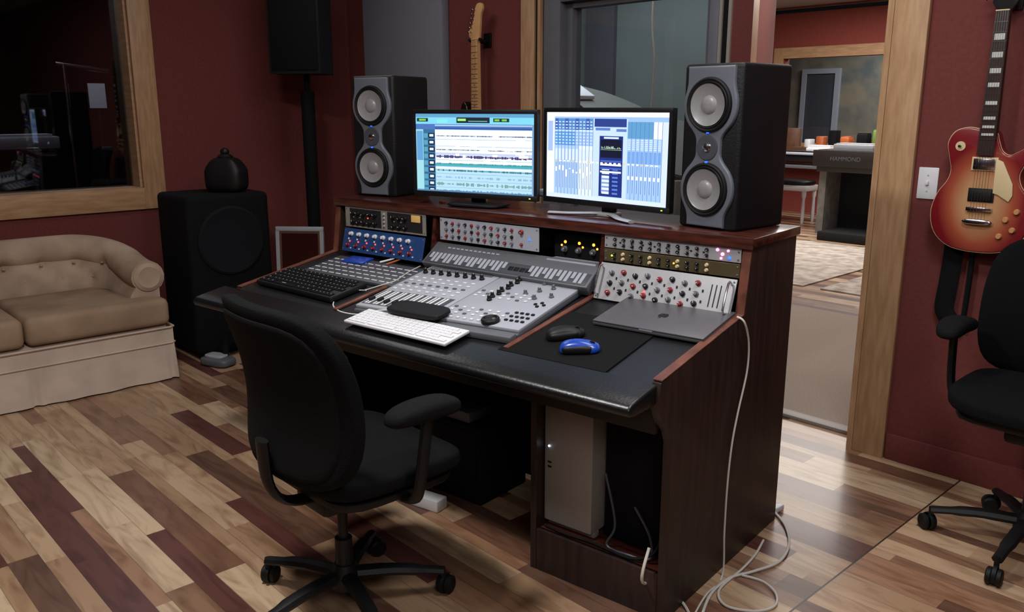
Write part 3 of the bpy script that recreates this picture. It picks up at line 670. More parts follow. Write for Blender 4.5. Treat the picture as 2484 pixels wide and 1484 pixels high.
# ================================================================== OFFICE CHAIRS
def office_chair(label, X, base_rot=0, dz=0, fw=.0):
    t = thing('office_chair', label, 'chair', X, 'black office chairs')
    F_, P_ = 'mesh', 'blk'
    def seatf(p):
        r = (p.x / .25) ** 2
        return Vector((p.x, p.y, p.z - .02 * max(0, (p.y - .12) / .13) ** 2 * 1.0 + .012 * r))
    obj('seat', MB().blob(.51, .45, .075, 4.2, 10, seatf, T(0, .005 + fw, .455 + dz)), F_, t)
    obj('seat_pan', MB().blob(.45, .40, .04, 5, 6, None, T(0, .005 + fw, .412 + dz)), P_, t)
    def backf(p):
        k = (p.z + .25) / .5
        wv = 1 - .16 * max(0, k - .55) ** 1.4 - .10 * max(0, .35 - k)
        x = p.x * wv
        y = p.y + .42 * x * x * 2.0 + .045 * math.sin(k * PI * 1.05) - .05 * k
        return Vector((x, y, p.z))
    by = -.250 + fw
    obj('backrest', MB().blob(.545, .065, .475, 5, 14, backf, T(0, by, .707 + dz)), F_, t)
    fr = MB(); fr.blob(.49, .03, .42, 5, 10, lambda p: backf(p) + Vector((0, -.020, 0)), T(0, by - .003, .702 + dz)); obj('back_shell', fr, 'blkm', t)
    obj('back_bar', MB().tube([(0, -.08 + fw, .375 + dz), (0, -.22 + fw, .385 + dz), (0, -.280 + fw, .45 + dz), (0, -.292 + fw, .58 + dz)], .030, 10, flat=.4), P_, t)
    for s_ in (-1, 1):
        obj('armrest', MB().blob(.09, .23, .055, 2.8, 8, lambda p: Vector((p.x + s_ * .012 * (p.y / .13) ** 2 * -1, p.y, p.z - .018 * (p.y / .13) ** 2)), T(s_ * .285, .025 + fw, .664 + dz)), 'blkm', t)
        obj('arm_support', MB().tube([(s_ * .17, .0 + fw, .40 + dz), (s_ * .25, .0 + fw, .405 + dz), (s_ * .285, .0 + fw, .45 + dz), (s_ * .285, .035 + fw, .65 + dz)], .018, 10, flat=.7), P_, t)
    obj('tilt_mechanism', MB().box(-.08, .08, -.10, .12, .335 + dz, .395 + dz, bev=.015), P_, t)
    obj('gas_column', MB().cyl((0, 0, .20), (0, 0, .34 + dz), .015).cyl((0, 0, .09), (0, 0, .22), .027, .025), P_, t)
    obj('hub', MB().lathe([(0, .065), (.042, .065), (.046, .10), (.036, .125), (.03, .14), (0, .14)], 20), P_, t)
    for k in range(5):
        lg = obj('base_leg', MB().tube([(.03, 0, .105), (.15, 0, .10), (.285, 0, .078)], [.024, .022, .017], 8, flat=.75), P_, t, RZ(base_rot + 72 * k))
        cb = MB()
        for s_ in (-1, 1): cb.lathe([(0, -.008), (.022, -.009), (.0275, -.005), (.0275, .005), (.022, .009), (0, .008)], 20, T(.30, s_ * .014, .0275) @ RX(90))
        cb.cyl((.285, 0, .05), (.285, 0, .088), .008, n=10); cb.lathe([(.029, -.006), (.030, .0), (.029, .006), (0, .006)], 16, T(.295, 0, .032) @ RX(90))
        obj('caster', cb, 'rub', lg, T(.285, 0, 0) @ RZ(rnd.uniform(-80, 80)) @ T(-.285, 0, 0))
    return t
office_chair('black mesh-backed office chair in the foreground, back to the camera', T(-.485, 2.215) @ RZ(-47), 59, 0, .065)
office_chair('black office chair under the sunburst guitar by the right wall', T(1.69, 2.53) @ RZ(134), 17, .055, 0)

# ================================================================== COUCH
CX = ROOM @ T(.90, -1.72) @ RZ(90)     # local x along couch (right end 0), y toward wall
ct = thing('sofa', 'beige velvet sofa with tufted barrel back and skirted base under dark window', 'sofa', CX)
LEN = 2.12
path = []
def addarc(cx, cy, r, a0, a1, n=8):
    for i in range(n + 1):
        a = math.radians(a0 + (a1 - a0) * i / n); path.append((cx + r * math.cos(a), cy + r * math.sin(a), math.cos(a), math.sin(a)))
for i in range(8): path.append((-.10, .13 + i * .04, 1, 0))
addarc(-.38, .42, .28, 0, 90, 12)
n_ = 60
for i in range(1, n_): path.append((-.38 - (LEN - .76) * i / n_, .70, 0, 1))
addarc(-(LEN - .38), .42, .28, 90, 180, 12)
for i in range(7, -1, -1): path.append((-(LEN - .10), .13 + i * .04, -1, 0))
acc = 0; S_ = [0]
for a, c in zip(path, path[1:]): acc += math.hypot(c[0] - a[0], c[1] - a[1]); S_.append(acc)
btn = []
for row, (zz, off) in enumerate(((.58, 0), (.50, .5))):
    k = 0
    while .42 + (k + off) * .185 < acc - .4: btn.append((.42 + (k + off) * .185, zz)); k += 1
AH = .632
rings = []
for (x, y, nx, ny), s_ in zip(path, S_):
    e = min(s_, acc - s_); k = max(0, min(1, (e - .05) / .6)); k = k * k * (3 - 2 * k); h = AH + .10 * k
    prof = [(.075, .14), (.078, .30), (.08, h - .15)]
    for a in range(-40, 215, 22): prof.append((.026 + .086 * math.cos(math.radians(a)), h - .086 + .086 * math.sin(math.radians(a))))
    zt = h - .135
    for j in range(9): prof.append((-.040 - .03 * math.sin(PI * j / 8) - .02 * (j / 8), zt - (zt - .36) * j / 8))
    prof += [(-.05, .14)]
    ring = []
    for o_, z in prof:
        if o_ < 0 and z > .37:
            dd = sum(math.exp(-(((s_ - bs) / .035) ** 2 + ((z - bz) / .035) ** 2)) for bs, bz in btn)
            fold = sum(math.exp(-((s_ - bs) / .012) ** 2) for bs, bz in btn if z > bz and bz > .55)
            o_ += .036 * dd + .014 * fold
        ring.append((x + nx * o_, y + ny * o_, z))
    rings.append(ring)
obj('back_and_arms', MB().loft(rings), 'couch', ct, ang=60)
for i, (bs, bz) in enumerate(btn):
    j = min(range(len(S_)), key=lambda q: abs(S_[q] - bs)); x, y, nx, ny = path[j]
    inst(dotmesh(.009, .006, 'couch'), 'tuft_button', ct, T(x - nx * .04, y - ny * .04, bz))
for xe, sg in ((-.10, 1), (-(LEN - .10), -1)):
    obj('arm_scroll', MB().lathe([(0, 0), (.070, 0), (.076, .008), (.056, .018), (.03, .012), (0, .018)], 24, T(xe + sg * .026, .13, AH - .086) @ UP), 'couch', ct)
obj('frame', MB().box(-LEN + .03, -.03, .03, .74, .14, .30, bev=.02), 'couch', ct)
cwid = (LEN - .04) / 3
for k in range(3):
    x1 = -.02 - k * cwid; x0 = x1 - cwid + .006
    if k == 0: out = [(x0, 0), (x1, 0), (x1, .115), (x1 - .155, .12), (x1 - .16, .6), (x0, .6)]
    elif k == 2: out = [(x0, 0), (x1, 0), (x1, .6), (x0 + .16, .6), (x0 + .155, .12), (x0, .115)]
    else: out = [(x0, 0), (x1, 0), (x1, .6), (x0, .6)]
    t_ = bmesh.new(); a_ = [t_.verts.new((p[0], p[1], .30)) for p in out]; b_ = [t_.verts.new((p[0], p[1], .445)) for p in out]
    t_.faces.new(a_[::-1]); t_.faces.new(b_)
    for i in range(len(out)): t_.faces.new((a_[i], a_[(i + 1) % len(out)], b_[(i + 1) % len(out)], b_[i]))
    bmesh.ops.bevel(t_, geom=t_.edges[:], offset=.035, segments=4, affect='EDGES', profile=.5)
    cu = tag(obj('sofa_cushion', MB().merge(t_), 'cush', None, CX), ('right end seat cushion of the beige sofa, nearest the black cabinet', 'middle seat cushion of the beige sofa, cut by the photo edge', 'far left seat cushion of the beige sofa')[k], 'cushion', 'sofa seat cushions')
b = MB(); rr = []; pts = []
N_ = 160
for i in range(N_ + 1): pts.append((-LEN + .01 + (LEN - .02) * i / N_, .02, 0, -1))
for i in range(1, 30): pts.append((-.01, .02 + .72 * i / 30, 1, 0))
for zz, fl in ((.285, 0), (.20, .002), (.19, .003), (.10, .012), (.008, .024)):
    ring = []
    for x, y, nx, ny in pts:
        pl = 0
        for pxx in (-.03, -.70, -1.4, -2.1):
            pl -= (.022 * math.exp(-((x - pxx) / .010) ** 2) - .010 * math.exp(-((x - pxx - .03) / .012) ** 2)) if y < .03 else 0
        wv = .006 * math.sin(x * 31) + .005 * math.sin(x * 13 + 1)
        ring.append((x + nx * (fl + (pl + .004 * math.sin(y * 23)) * (1 if zz < .15 else 0)), y + ny * (fl + (pl + wv) * (1 if zz < .15 else 0)), zz))
    rr.append(ring)
b.loft(rr, close=False, caps=False); obj('skirt', b, 'skirt', ct, ang=60)
obj('welt', MB().tube([(-LEN + .02, .014, .20), (-.02, .014, .20), (-.002, .03, .20), (-.002, .7, .20)], .005, 6, smooth=0), 'skirt', ct)
obj('welt', MB().tube([(-LEN + .02, .014, .285), (-.02, .014, .285), (-.002, .03, .285), (-.002, .7, .285)], .006, 6, smooth=0), 'skirt', ct)

# ================================================================== SUBWOOFER, small things near corner
SX = ROOM @ T(.69, -1.28) @ RZ(90)
t = thing('subwoofer', 'large black loudspeaker cabinet with round front beside the sofa', 'speaker', SX)
obj('cabinet', MB().box(-.25, .25, 0, .42, .03, .945, bev=.03, seg=4), 'blkm', t)
obj('round_grille', MB().lathe([(.198, -.004), (.198, .010), (.185, .018), (.15, .012), (.06, .006), (0, .010)], 40, T(0, 0, .68) @ UP), mat('grille_cloth', (26, 26, 31), .9, noise=.2, scale=200, spec=.15), t)
for sx in (-.2, .2):
    for sy in (.05, .37): obj('foot', MB().cyl((sx, sy, 0), (sx, sy, .035), .025), 'rub', t)
t = thing('ornament', 'black squat rounded object with knob top standing on the black cabinet', 'ornament', ROOM @ T(.56, -1.22, .946) @ RZ(40))
obj('body', MB().blob(.225, .16, .20, 5, 10, lambda p: Vector((p.x * (1 - .9 * max(0, p.z - .03) * 6), p.y * (1 - max(0, p.z) * 2), p.z + .098))), 'blk', t)
obj('collar', MB().lathe([(.042, 0), (.045, .018), (.03, .030), (0, .030)], 20, T(0, 0, .185)), 'blk', t)
obj('knob', MB().ball((0, 0, .228), .026, (1, 1, .9)), 'blk', t)
PX = ROOM @ T(.50, -.63) @ RZ(35)
t = thing('speaker_stand', 'black pole stand in the corner holding the tall black speaker', 'stand', PX)
obj('pole', MB().cyl((0, 0, .02), (0, 0, 1.62), .019).cyl((0, 0, .0), (0, 0, 1.52), .038, .042), 'blkm', t)
obj('base_plate', MB().lathe([(0, 0), (.24, 0), (.24, .012), (.05, .03), (0, .03)], 32), 'blkm', t)
t = thing('loudspeaker', 'tall black loudspeaker mounted on a pole in the room corner', 'speaker', PX @ T(0, 0, 1.621))
obj('cabinet', MB().prism([(-.165, -.15), (.165, -.15), (.165, .02), (.11, .16), (-.11, .16), (-.165, .02)], 0, .66, bev=.02), 'cab', t)
obj('grille', MB().box(-.15, .15, -.158, -.148, .02, .64, bev=.004), 'blkm', t)
FX = T(-1.27, 4.95, 0) @ RZ(-4) @ RX(-4)
t = thing('picture_frame', 'pale grey framed mirror standing behind the left end of desk', 'mirror', FX)
W_ = .145
obj('frame', MB().box(-W_, W_, 0, .02, .708, .735, bev=.003).box(-W_, W_, 0, .02, .0, .03).box(-W_, -W_ + .022, 0, .02, .03, .708).box(W_ - .022, W_, 0, .02, .03, .708), 'lgrey', t)
obj('inner_frame', MB().box(-W_ + .022, W_ - .022, .004, .016, .695, .708).box(-W_ + .022, -W_ + .034, .004, .016, .03, .695).box(W_ - .034, W_ - .022, .004, .016, .03, .695), 'brownb', t)
obj('mirror_glass', MB().box(-W_ + .034, W_ - .034, .008, .014, .03, .695), mat('mirror', (120, 112, 110), .12, 1., noise=.02), t)
P_ = hit(FLOORF, 530, 885)
t = thing('pedal', 'grey plastic floor pedal unit with black post left of the desk', 'pedal', T(P_.x, P_.y, 0) @ RZ(-25))
obj('base', MB().blob(.20, .12, .05, 4, 6, None, T(0, 0, .025)), 'mgrey', t)
obj('tread', MB().blob(.13, .08, .02, 4, 5, None, T(-.01, 0, .055)), 'lgrey', t)
obj('post', MB().tube([(.03, .03, .05), (.02, .05, .12), (.05, .06, .20)], .018, 8), 'blkm', t)

# ================================================================== UNDER THE DESK
t = thing('computer_tower', 'silver aluminium computer tower on the shelf inside the desk', 'computer', DESK @ T(-.364, -.415, .1405))
obj('case', MB().box(-.089, .089, 0, .44, .02, .405, bev=.006), 'alu', t)
for z0, z1 in ((0.0, .022), (.403, .425)):
    for yy in (.02, .40):
        obj('handle', MB().box(-.089, .089, yy, yy + .03, z0, z1, bev=.006), 'alu', t)
inst(dotmesh(.003, .002, 'ledw'), 'power_light', t, T(-.07, 0, .27) @ UP)
for z in (.20, .215): obj('port', MB().box(-.075, -.061, -.001, 0, z, z + .006), 'blk', t)
o = obj('equipment_case', MB().box(-.16, .16, -.14, .13, 0, .30, bev=.01).box(-.14, .14, -.145, -.14, .02, .28), 'blkm', None, DESK @ T(-1.03, -.10)); tag(o, 'dark equipment case on the floor under the desk behind the chair', 'case')
o = obj('equipment_box', MB().box(-.14, .12, -.1, .1, .3005, .34, bev=.005), 'mgrey', None, DESK @ T(-1.06, -.12)); tag(o, 'flat grey box on top of the dark case under the desk', 'box')
o = obj('power_strip', MB().box(-.12, .12, -.03, .03, 0, .045, bev=.006), 'white', None, DESK @ T(-1.08, -.36) @ RZ(6)); tag(o, 'white power block on floor beneath the chair armrest', 'power strip')
t = thing('equipment_box', 'black box beside the silver tower inside the desk', 'box', DESK @ T(-.168, -.355, .1405))
obj('case', MB().box(-.10, .10, 0, .4, 0, .43, bev=.006), 'blkm', t)
obj('front_panel', MB().box(-.09, .09, -.004, .0, .01, .42, bev=.002), 'blkm', t)

# ================================================================== CABLES
SIDE = DESK @ T(.022, 0, 0) @ RY(90)
def cable(name, pts, r, m, label):
    o = obj(name, MB().tube(pts, r, 7, smooth=8), m); tag(o, label, 'cable'); return o
D = lambda x, y, z: DESK @ Vector((x, y, z))
cable('power_cable', [D(-.25, -.38, .36), D(-.20, -.40, .22), D(-.22, -.41, .148), D(-.14, -.42, .148), D(-.08, -.40, .148), D(-.10, -.37, .20), D(-.15, -.375, .28)], .004, 'baf', 'tangled dark grey cable in front of the black box inside desk')
cable('power_cable', [D(-.44, -.425, .148), D(-.36, -.432, .148), D(-.28, -.425, .148), D(-.22, -.43, .150), D(-.12, -.432, .150), D(-.06, -.41, .18), D(-.05, -.37, .26)], .0045, 'rub', 'black cable lying along the shelf below the silver tower')
fl = lambda u, v, z=.006: hit(T(0, 0, z), u, v)
a = hit(F7, 1788, 768)
cable('charging_cable', [a, hit(SIDE, 1806, 782), hit(SIDE, 1816, 830), hit(SIDE, 1812, 900), hit(SIDE, 1790, 1000), hit(SIDE, 1775, 1080), hit(SIDE, 1764, 1180), hit(SIDE, 1757, 1290), fl(1752, 1396), fl(1715, 1440), fl(1690, 1480), fl(1650, 1560)], .0031, 'whitec', 'white cable hanging from laptop down the right side of desk')
cable('power_cable', [fl(1878, 1240), fl(1905, 1275), fl(1914, 1320), fl(1890, 1362), fl(1830, 1385), fl(1770, 1402), fl(1725, 1440), fl(1700, 1500), fl(1680, 1570)], .0045, 'whitec', 'white cable curving over the floor beside the desk side panel')
cable('power_cable', [fl(1852, 1310), fl(1832, 1345), fl(1800, 1380), fl(1745, 1430), fl(1760, 1468), fl(1830, 1482), fl(1878, 1470), fl(1882, 1440), fl(1850, 1410), fl(1800, 1395)], .004, 'whitec', 'thin white cable coil on floor at bottom of desk side panel')
cable('power_cable', [DESK @ Vector((-.05, -.46, .22)), DESK @ Vector((-.055, -.48, .12)), fl(1618, 1400), fl(1640, 1440), fl(1668, 1480), fl(1690, 1540)], .0045, 'whitec', 'white cable dropping from inside the desk past the front leg')
o = obj('plug', MB().box(-.025, .025, -.015, .015, 0, .022, bev=.004), 'white', None, T(*fl(1884, 1238, 0)) @ RZ(40)); tag(o, 'white plug block on the floor at back corner of desk', 'plug')
wt = lambda u, v, z=.0035: hit(WT @ T(0, 0, z), u, v)
cable('usb_cable', [wt(1010, 775, .03), wt(1005, 762, .03), wt(975, 752, .05), wt(925, 752, .035), wt(870, 762), wt(825, 755), wt(808, 738), wt(825, 715), wt(860, 705), wt(888, 704, .02)], .0022, 'white', 'white keyboard cable looping on the desk left of the white keyboard')
cable('usb_cable', [wt(1020, 645, .02), wt(990, 660, .02), wt(960, 680, .02), wt(930, 690, .02), wt(880, 705, .01)], .002, 'whitec', 'thin white lead running between desk unit and control surface')

# ================================================================== GUITARS
def pegs(parent, pts, r=.005, k_=1.0):
    for x, y, s_ in pts:
        obj('tuning_peg', MB().cyl((x, y, .004), (x, y, .056), .0035, n=10).cyl((x, y, .040), (x + s_ * .028 * k_, y, .040), .002, n=8).blob(.012 * k_, .016, .006, 2.5, 3, None, T(x + s_ * .034 * k_, y, .040)), 'chrome', parent, UP)
def strings(parent, w0, w1, y0, y1, z0, z1, n=6):
    b = MB()
    for i in range(n):
        k = i / (n - 1) - .5; b.cyl((k * w0, y0, z0), (k * w1, y1, z1), .0006, n=5)
    obj('strings', b, 'chrome', parent, UP)
def fretboard(parent, m, y0, nut, w0, w1, z, nf, scale, inl, inm, frm='chrome'):
    fb = obj('fretboard', MB().prism([(-w0 / 2, y0), (w0 / 2, y0), (w1 / 2, nut), (-w1 / 2, nut)], z, z + .005), m, parent, UP)
    for f in range(1, nf + 1):
        y = nut - scale * (1 - 2 ** (-f / 12)); k = (y - y0) / (nut - y0); w = w0 + (w1 - w0) * k
        if y > y0: obj('fret', MB().box(-w / 2, w / 2, y - .0012, y + .0012, z + .005, z + .0063), frm, fb)
        yp = nut - scale * (1 - 2 ** (-(f - 1) / 12)); ym = (y + yp) / 2; hgt = (yp - y)
        if f in (3, 5, 7, 9, 12, 15, 17, 19, 21) and y > y0:
            b = MB()
            if inl == 'block': b.prism([(-w * .36, ym - hgt * .33), (w * .36, ym - hgt * .33), (w * .36, ym + hgt * .33), (-w * .36, ym + hgt * .33)], z + .005, z + .0056)
            else: b.lathe([(.004, 0), (.004, .0005), (0, .0005)], 10, T(0, ym, z + .005))
            obj('inlay', b, inm, fb)
    obj('nut', MB().box(-w1 / 2, w1 / 2, nut, nut + .004, z, z + .008), 'ivory', parent, UP)
GX = ROOM @ T(4.243, -.045, .912)
gt = thing('electric_guitar', 'cherry sunburst single-cutaway electric guitar hung on the right red wall', 'guitar', GX)
lpo = [(0, 0), (-.09, .012), (-.147, .058), (-.167, .13), (-.152, .2), (-.122, .25), (-.113, .29), (-.124, .34), (-.132, .385), (-.112, .425), (-.07, .44), (-.03, .436), (.02, .43), (.036, .395), (.05, .362), (.075, .348), (.103, .362), (.130, .376), (.137, .35), (.122, .31), (.113, .28), (.122, .245), (.152, .2), (.167, .13), (.147, .058), (.09, .012)]
bo = obj('body', MB().prism(spl2(lpo), 0, .05, UP, bev=.006, seg=3), 'lpburst', gt)
pl = [(x * 1.012, .22 + (y - .22) * 1.01) for x, y in spl2(lpo)]
obj('binding', MB().prism(pl, .041, .0445, UP), 'ivory', gt)
obj('neck', MB().prism([(-.028, .40), (.028, .40), (.022, .83), (-.022, .83)], .040, .060, UP, bev=.004), 'ebony', gt)
fretboard(gt, 'ebony', .345, .83, .056, .043, .058, 20, .628, 'block', 'pearl')
obj('headstock', MB().prism([(-.022, .83), (.022, .83), (.040, .86), (.036, .99), (.02, 1.0), (0, .99), (-.02, 1.0), (-.036, .99), (-.040, .86)], .035, .05, UP, bev=.002), 'blk', gt)
pegs(gt, [(s_ * .026, .875 + .04 * i, s_) for s_ in (-1, 1) for i in range(3)])
obj('pickguard', MB().prism([(.036, .335), (.060, .325), (.098, .25), (.102, .21), (.092, .188), (.055, .21), (.038, .215)], .052, .056, UP, bev=.001), 'ivory', gt)
for y in (.315, .205):
    pk = obj('pickup', MB().box(-.036, .036, y - .019, y + .019, .050, .060, UP, bev=.002), 'blk' if y < .3 else 'chrome', gt)
    obj('pickup_ring', MB().box(-.043, .043, y - .024, y + .024, .050, .054, UP, bev=.001), 'ivory' if y > .3 else 'blk', gt)
obj('bridge', MB().box(-.042, .042, .148, .162, .052, .064, UP, bev=.002), 'chrome', gt)
obj('tailpiece', MB().blob(.10, .02, .016, 3, 4, None, UP @ T(0, .11, .062)), 'chrome', gt)
mk = mat('amber_knob', (190, 140, 90), .3)
for x, y in ((.09, .125), (.122, .155), (.075, .065), (.115, .09)):
    obj('control_knob', MB().lathe([(0, 0), (.0105, 0), (.0098, .008), (.008, .011), (0, .011)], 18, T(x, y, .050)), mk, gt, UP)
sw = obj('toggle_switch', MB().lathe([(0, 0), (.017, 0), (.017, .002), (0, .002)], 20, T(-.088, .375, .05)), 'ivory', gt, UP)
obj('switch_tip', MB().lathe([(0, 0), (.003, 0), (.005, .012), (0, .014)], 10, T(-.088, .375, .052)), 'blk', sw)
strings(gt, .05, .036, .115, .83, .066, .068)
t = thing('guitar_hanger', 'black wall hook holding the cherry sunburst guitar', 'hanger', ROOM @ T(4.243, 0, 1.79))
obj('plate', MB().box(-.03, .03, -.012, 0, -.04, .04, bev=.003), 'blk', t); obj('yoke', MB().tube([(-.034, -.10, .0), (-.032, -.07, -.01), (0, -.03, -.01), (.032, -.07, -.01), (.034, -.10, .0)], .006, 8).cyl((0, 0, 0), (0, -.035, -.01), .006, n=8), 'blk', t)
WALLF = ROOM @ T(0, -.03, 0) @ UP
sp_ = [hit(WALLF, u, v) for u, v in ((2318, 560), (2312, 620), (2300, 690), (2290, 745), (2300, 772))]
o = obj('guitar_strap', MB().tube(sp_, .035, 10, flat=.25, smooth=5), 'blkm'); tag(o, 'wide black strap hanging below the cherry sunburst guitar', 'strap')
sp_ = [hit(WALLF, u, v) for u, v in ((2362, 570), (2356, 640), (2345, 720), (2332, 800))]
o = obj('guitar_cable', MB().tube(sp_, .010, 8, smooth=5), 'blkm'); tag(o, 'thin black cord hanging on the red wall beside the strap', 'cable')
gx = 1.485
G2 = ROOM @ T(gx, -.05, 1.005)
gt = thing('electric_guitar', 'electric guitar with pale maple neck hung on the wall behind left screen', 'guitar', G2)
sto = [(0, 0), (-.08, .008), (-.14, .05), (-.162, .12), (-.148, .19), (-.115, .235), (-.112, .28), (-.135, .33), (-.150, .38), (-.145, .43), (-.118, .452), (-.095, .43), (-.085, .39), (-.06, .362), (-.03, .352), (.03, .352), (.06, .36), (.08, .385), (.1, .405), (.125, .4), (.13, .36), (.115, .3), (.112, .26), (.13, .21), (.158, .15), (.158, .08), (.12, .025), (.06, .003)]
obj('body', MB().prism(spl2(sto), 0, .045, UP, bev=.010, seg=3), 'stburst', gt)
obj('pickguard', MB().prism(spl2([(-.03, .345), (-.09, .36), (-.10, .30), (-.08, .22), (-.03, .15), (.04, .06), (.09, .05), (.09, .12), (.06, .2), (.075, .3), (.03, .345)], 3), .045, .048, UP), 'ivory', gt)
for y in (.315, .25, .18): obj('pickup', MB().box(-.035, .035, y - .009, y + .009, .048, .056, UP, bev=.002), 'white', gt)
obj('bridge', MB().box(-.035, .035, .10, .135, .048, .058, UP, bev=.002), 'chrome', gt)
obj('neck', MB().prism([(-.031, .33), (.031, .33), (.025, .795), (-.025, .795)], .035, .056, UP, bev=.003), 'maple', gt)
fretboard(gt, 'maple', .335, .795, .062, .050, .055, 21, .648, 'dot', 'blk', 'brownb')
hs_ = [(-.025, .79), (.025, .79), (.034, .82), (.040, .87), (.046, .93), (.062, .962), (.052, .988), (.018, .990), (-.002, .965), (-.012, .92), (-.036, .865), (-.056, .845), (-.056, .815), (-.035, .80)]
obj('headstock', MB().prism(spl2(hs_, 4), .035, .049, UP, bev=.002), 'maple', gt)
pegs(gt, [(-.036 + .007 * i, .838 + .024 * i, -1) for i in range(6)], k_=1.0)
strings(gt, .052, .034, .12, .795, .062, .063)
t = thing('guitar_hanger', 'black wall hook holding the maple-necked guitar', 'hanger', ROOM @ T(gx, 0, 1.80))
obj('plate', MB().box(-.03, .03, -.012, 0, -.04, .04, bev=.003), 'blk', t); obj('yoke', MB().tube([(-.045, -.11, .0), (-.042, -.07, -.01), (0, -.03, -.01), (.042, -.07, -.01), (.045, -.11, .0)], .009, 8).cyl((0, 0, 0), (0, -.035, -.01), .006, n=8), 'blk', t)
t = thing('light_switch', 'white light switch plate on the red wall beside the doorway casing', 'light switch', ROOM @ T(4.02, 0, 1.14))
obj('plate', MB().box(-.037, .037, -.006, 0, -.06, .06, bev=.003), 'white', t); obj('toggle', MB().box(-.005, .005, -.016, -.006, -.006, .008, bev=.001), 'white', t)
for z in (-.03, .03): inst(dotmesh(.003, .001, 'lgrey'), 'screw', t, T(0, -.006, z) @ UP)

# ================================================================== BOOTH: grand piano
t = thing('grand_piano', 'pale grand piano with raised lid seen through the grey framed window', 'piano', ROOM @ T(1.58, 1.40) @ SC(.78, .85, 1))
pn = [(-x, y) for x, y in spl2([(-.72, -.5), (.72, -.5), (.72, -.1), (.5, .15), (.25, .3), (.05, .62), (-.3, .75), (-.68, .6)], 4)][::-1]
obj('case', MB().prism(pn, .70, .98, bev=.01), mat('piano_grey', (130, 130, 126), .4, noise=.05), t)
obj('lid', MB().prism([(x * .95, y * .95) for x, y in pn], 0, .02, T(.68, 0, 1.0) @ RY(23) @ T(-.68, 0, 0)), mat('lid_pale', (112, 112, 110), .6, noise=.1), t)
obj('lid_flap', MB().box(-.66, -.46, -.55, -.30, .0, .03, T(.68, 0, 1.03) @ RY(23) @ T(-.68, 0, 0), bev=.005), 'paper', t)
obj('prop_stick', MB().cyl((-.3, -.35, .98), (-.3, -.35, 1.40), .010), 'white', t)
obj('keyboard_shelf', MB().box(-.62, .62, -.7, -.5, .68, .76, bev=.01), 'paper', t)
for x, y in ((-.6, -.4), (.6, -.4), (.3, .5)): obj('leg', MB().cyl((x, y, 0), (x, y, .7), .04, .05), 'white', t)
b = MB().tube([(1.75, 1.2, 2.7), (1.73, 1.2, 2.0), (1.76, 1.2, 1.7), (1.74, 1.2, 1.3)], .006, 6); o = obj('hanging_cable', b, 'whitec', None, ROOM); tag(o, 'thin pale cable hanging behind the grey window', 'cable')

# ================================================================== FAR ROOM
t = thing('organ', 'dark wooden electric organ with lettered front in the far room', 'organ', ROOM @ T(1.33, 5.5))
obj('case', MB().box(-.62, .62, 0, .6, .74, .98, bev=.01), mat('organ_case', (58, 50, 48), .4, noise=.1), t)
obj('key_deck', MB().box(-.64, .64, -.06, 0, .80, .975, bev=.005), mat('organ_deck', (44, 38, 37), .45, noise=.1), t)
obj('key_strip', MB().box(-.5, .6, -.05, .0, .9755, .985), 'mgrey', t)
for x in (-.6, .52): obj('side_leg', MB().box(x, x + .08, .05, .55, .05, .74), mat('worn_leg', (128, 124, 118), .7, noise=.3, scale=12), t)
obj('pedal_board', MB().box(-.5, .5, -.1, .5, 0, .10, bev=.01), 'dark', t)
obj('back_rail', MB().box(-.52, .52, .4, .44, .1, .74), 'dark', t)
textpart('HAMMOND', .064, 'mgrey', t, T(-.27, -.0605, .868) @ UP, bold=.0)
for i, (x, y, w, d, h, m, lb) in enumerate(((-.25, .16, .22, .11, .06, 'silver', 'grey mixer lying on top of the far organ'), (.02, .45, .10, .08, .15, 'brownb', 'brown box on top of the far organ'), (.2, .3, .07, .07, .09, 'white', 'white jar on top of the far organ'), (-.5, .42, .05, .06, .12, 'orange', 'orange jar at the left end of far organ'), (-.32, .45, .06, .06, .16, 'blkm', 'dark jar behind the mixer on the far organ'), (-.17, .46, .04, .05, .20, 'green', 'green jar beside the brown box on the far organ'))):
    o = obj('mixer' if i == 0 else 'box' if i == 1 else 'jar', MB().box(-w, w, -d, d, .9805, .9805 + h, bev=.01).box(-w * .9, w * .9, -d * .8, d * .8, .98 + h, .99 + h), m, None, ROOM @ T(1.33 + x, 5.5 + y)); tag(o, lb, 'mixer' if i == 0 else 'box' if i == 1 else 'jar')
t = thing('digital_piano', 'black and silver stage piano on a stand left of the far organ', 'keyboard', ROOM @ T(.05, 6.05))
obj('body', MB().box(-.6, .65, 0, .35, .80, .90, bev=.01), 'blk', t); obj('keys', MB().box(-.55, .6, -.02, .12, .88, .903, bev=.003), 'lgrey', t)
obj('control_panel', MB().box(-.58, .63, .12, .34, .90, .915, bev=.003), 'blk', t)
obj('lower_shelf', MB().box(-.6, .65, .0, .3, .72, .76, bev=.005), 'mgrey', t)
for x in (-.45, .45): obj('stand_leg', MB().cyl((x, .05, 0), (x, .3, .80), .02).cyl((x, .3, 0), (x, .05, .80), .02), 'silver', t)
o = obj('mixer', MB().box(-.16, .16, -.05, .1, .9155, .96, bev=.01).box(-.14, .14, -.04, .09, .96, .99), 'white', None, ROOM @ T(.35, 6.26)); tag(o, 'white tabletop unit on the far stage piano', 'mixer')
t = thing('piano_bench', 'white wooden bench with a black seat in the far room', 'bench', ROOM @ T(-.25, 6.7))
obj('seat', MB().blob(.62, .34, .07, 4, 6, None, T(0, 0, .50)), 'blk', t); obj('rail', MB().box(-.3, .3, -.16, .16, .40, .47, bev=.004), 'white', t)
for x in (-.27, .27):
    for y in (-.13, .13): obj('leg', MB().lathe([(0, 0), (.018, 0), (.024, .1), (.018, .3), (.028, .34), (.028, .41), (0, .41)], 12, T(x, y, 0)), 'white', t)
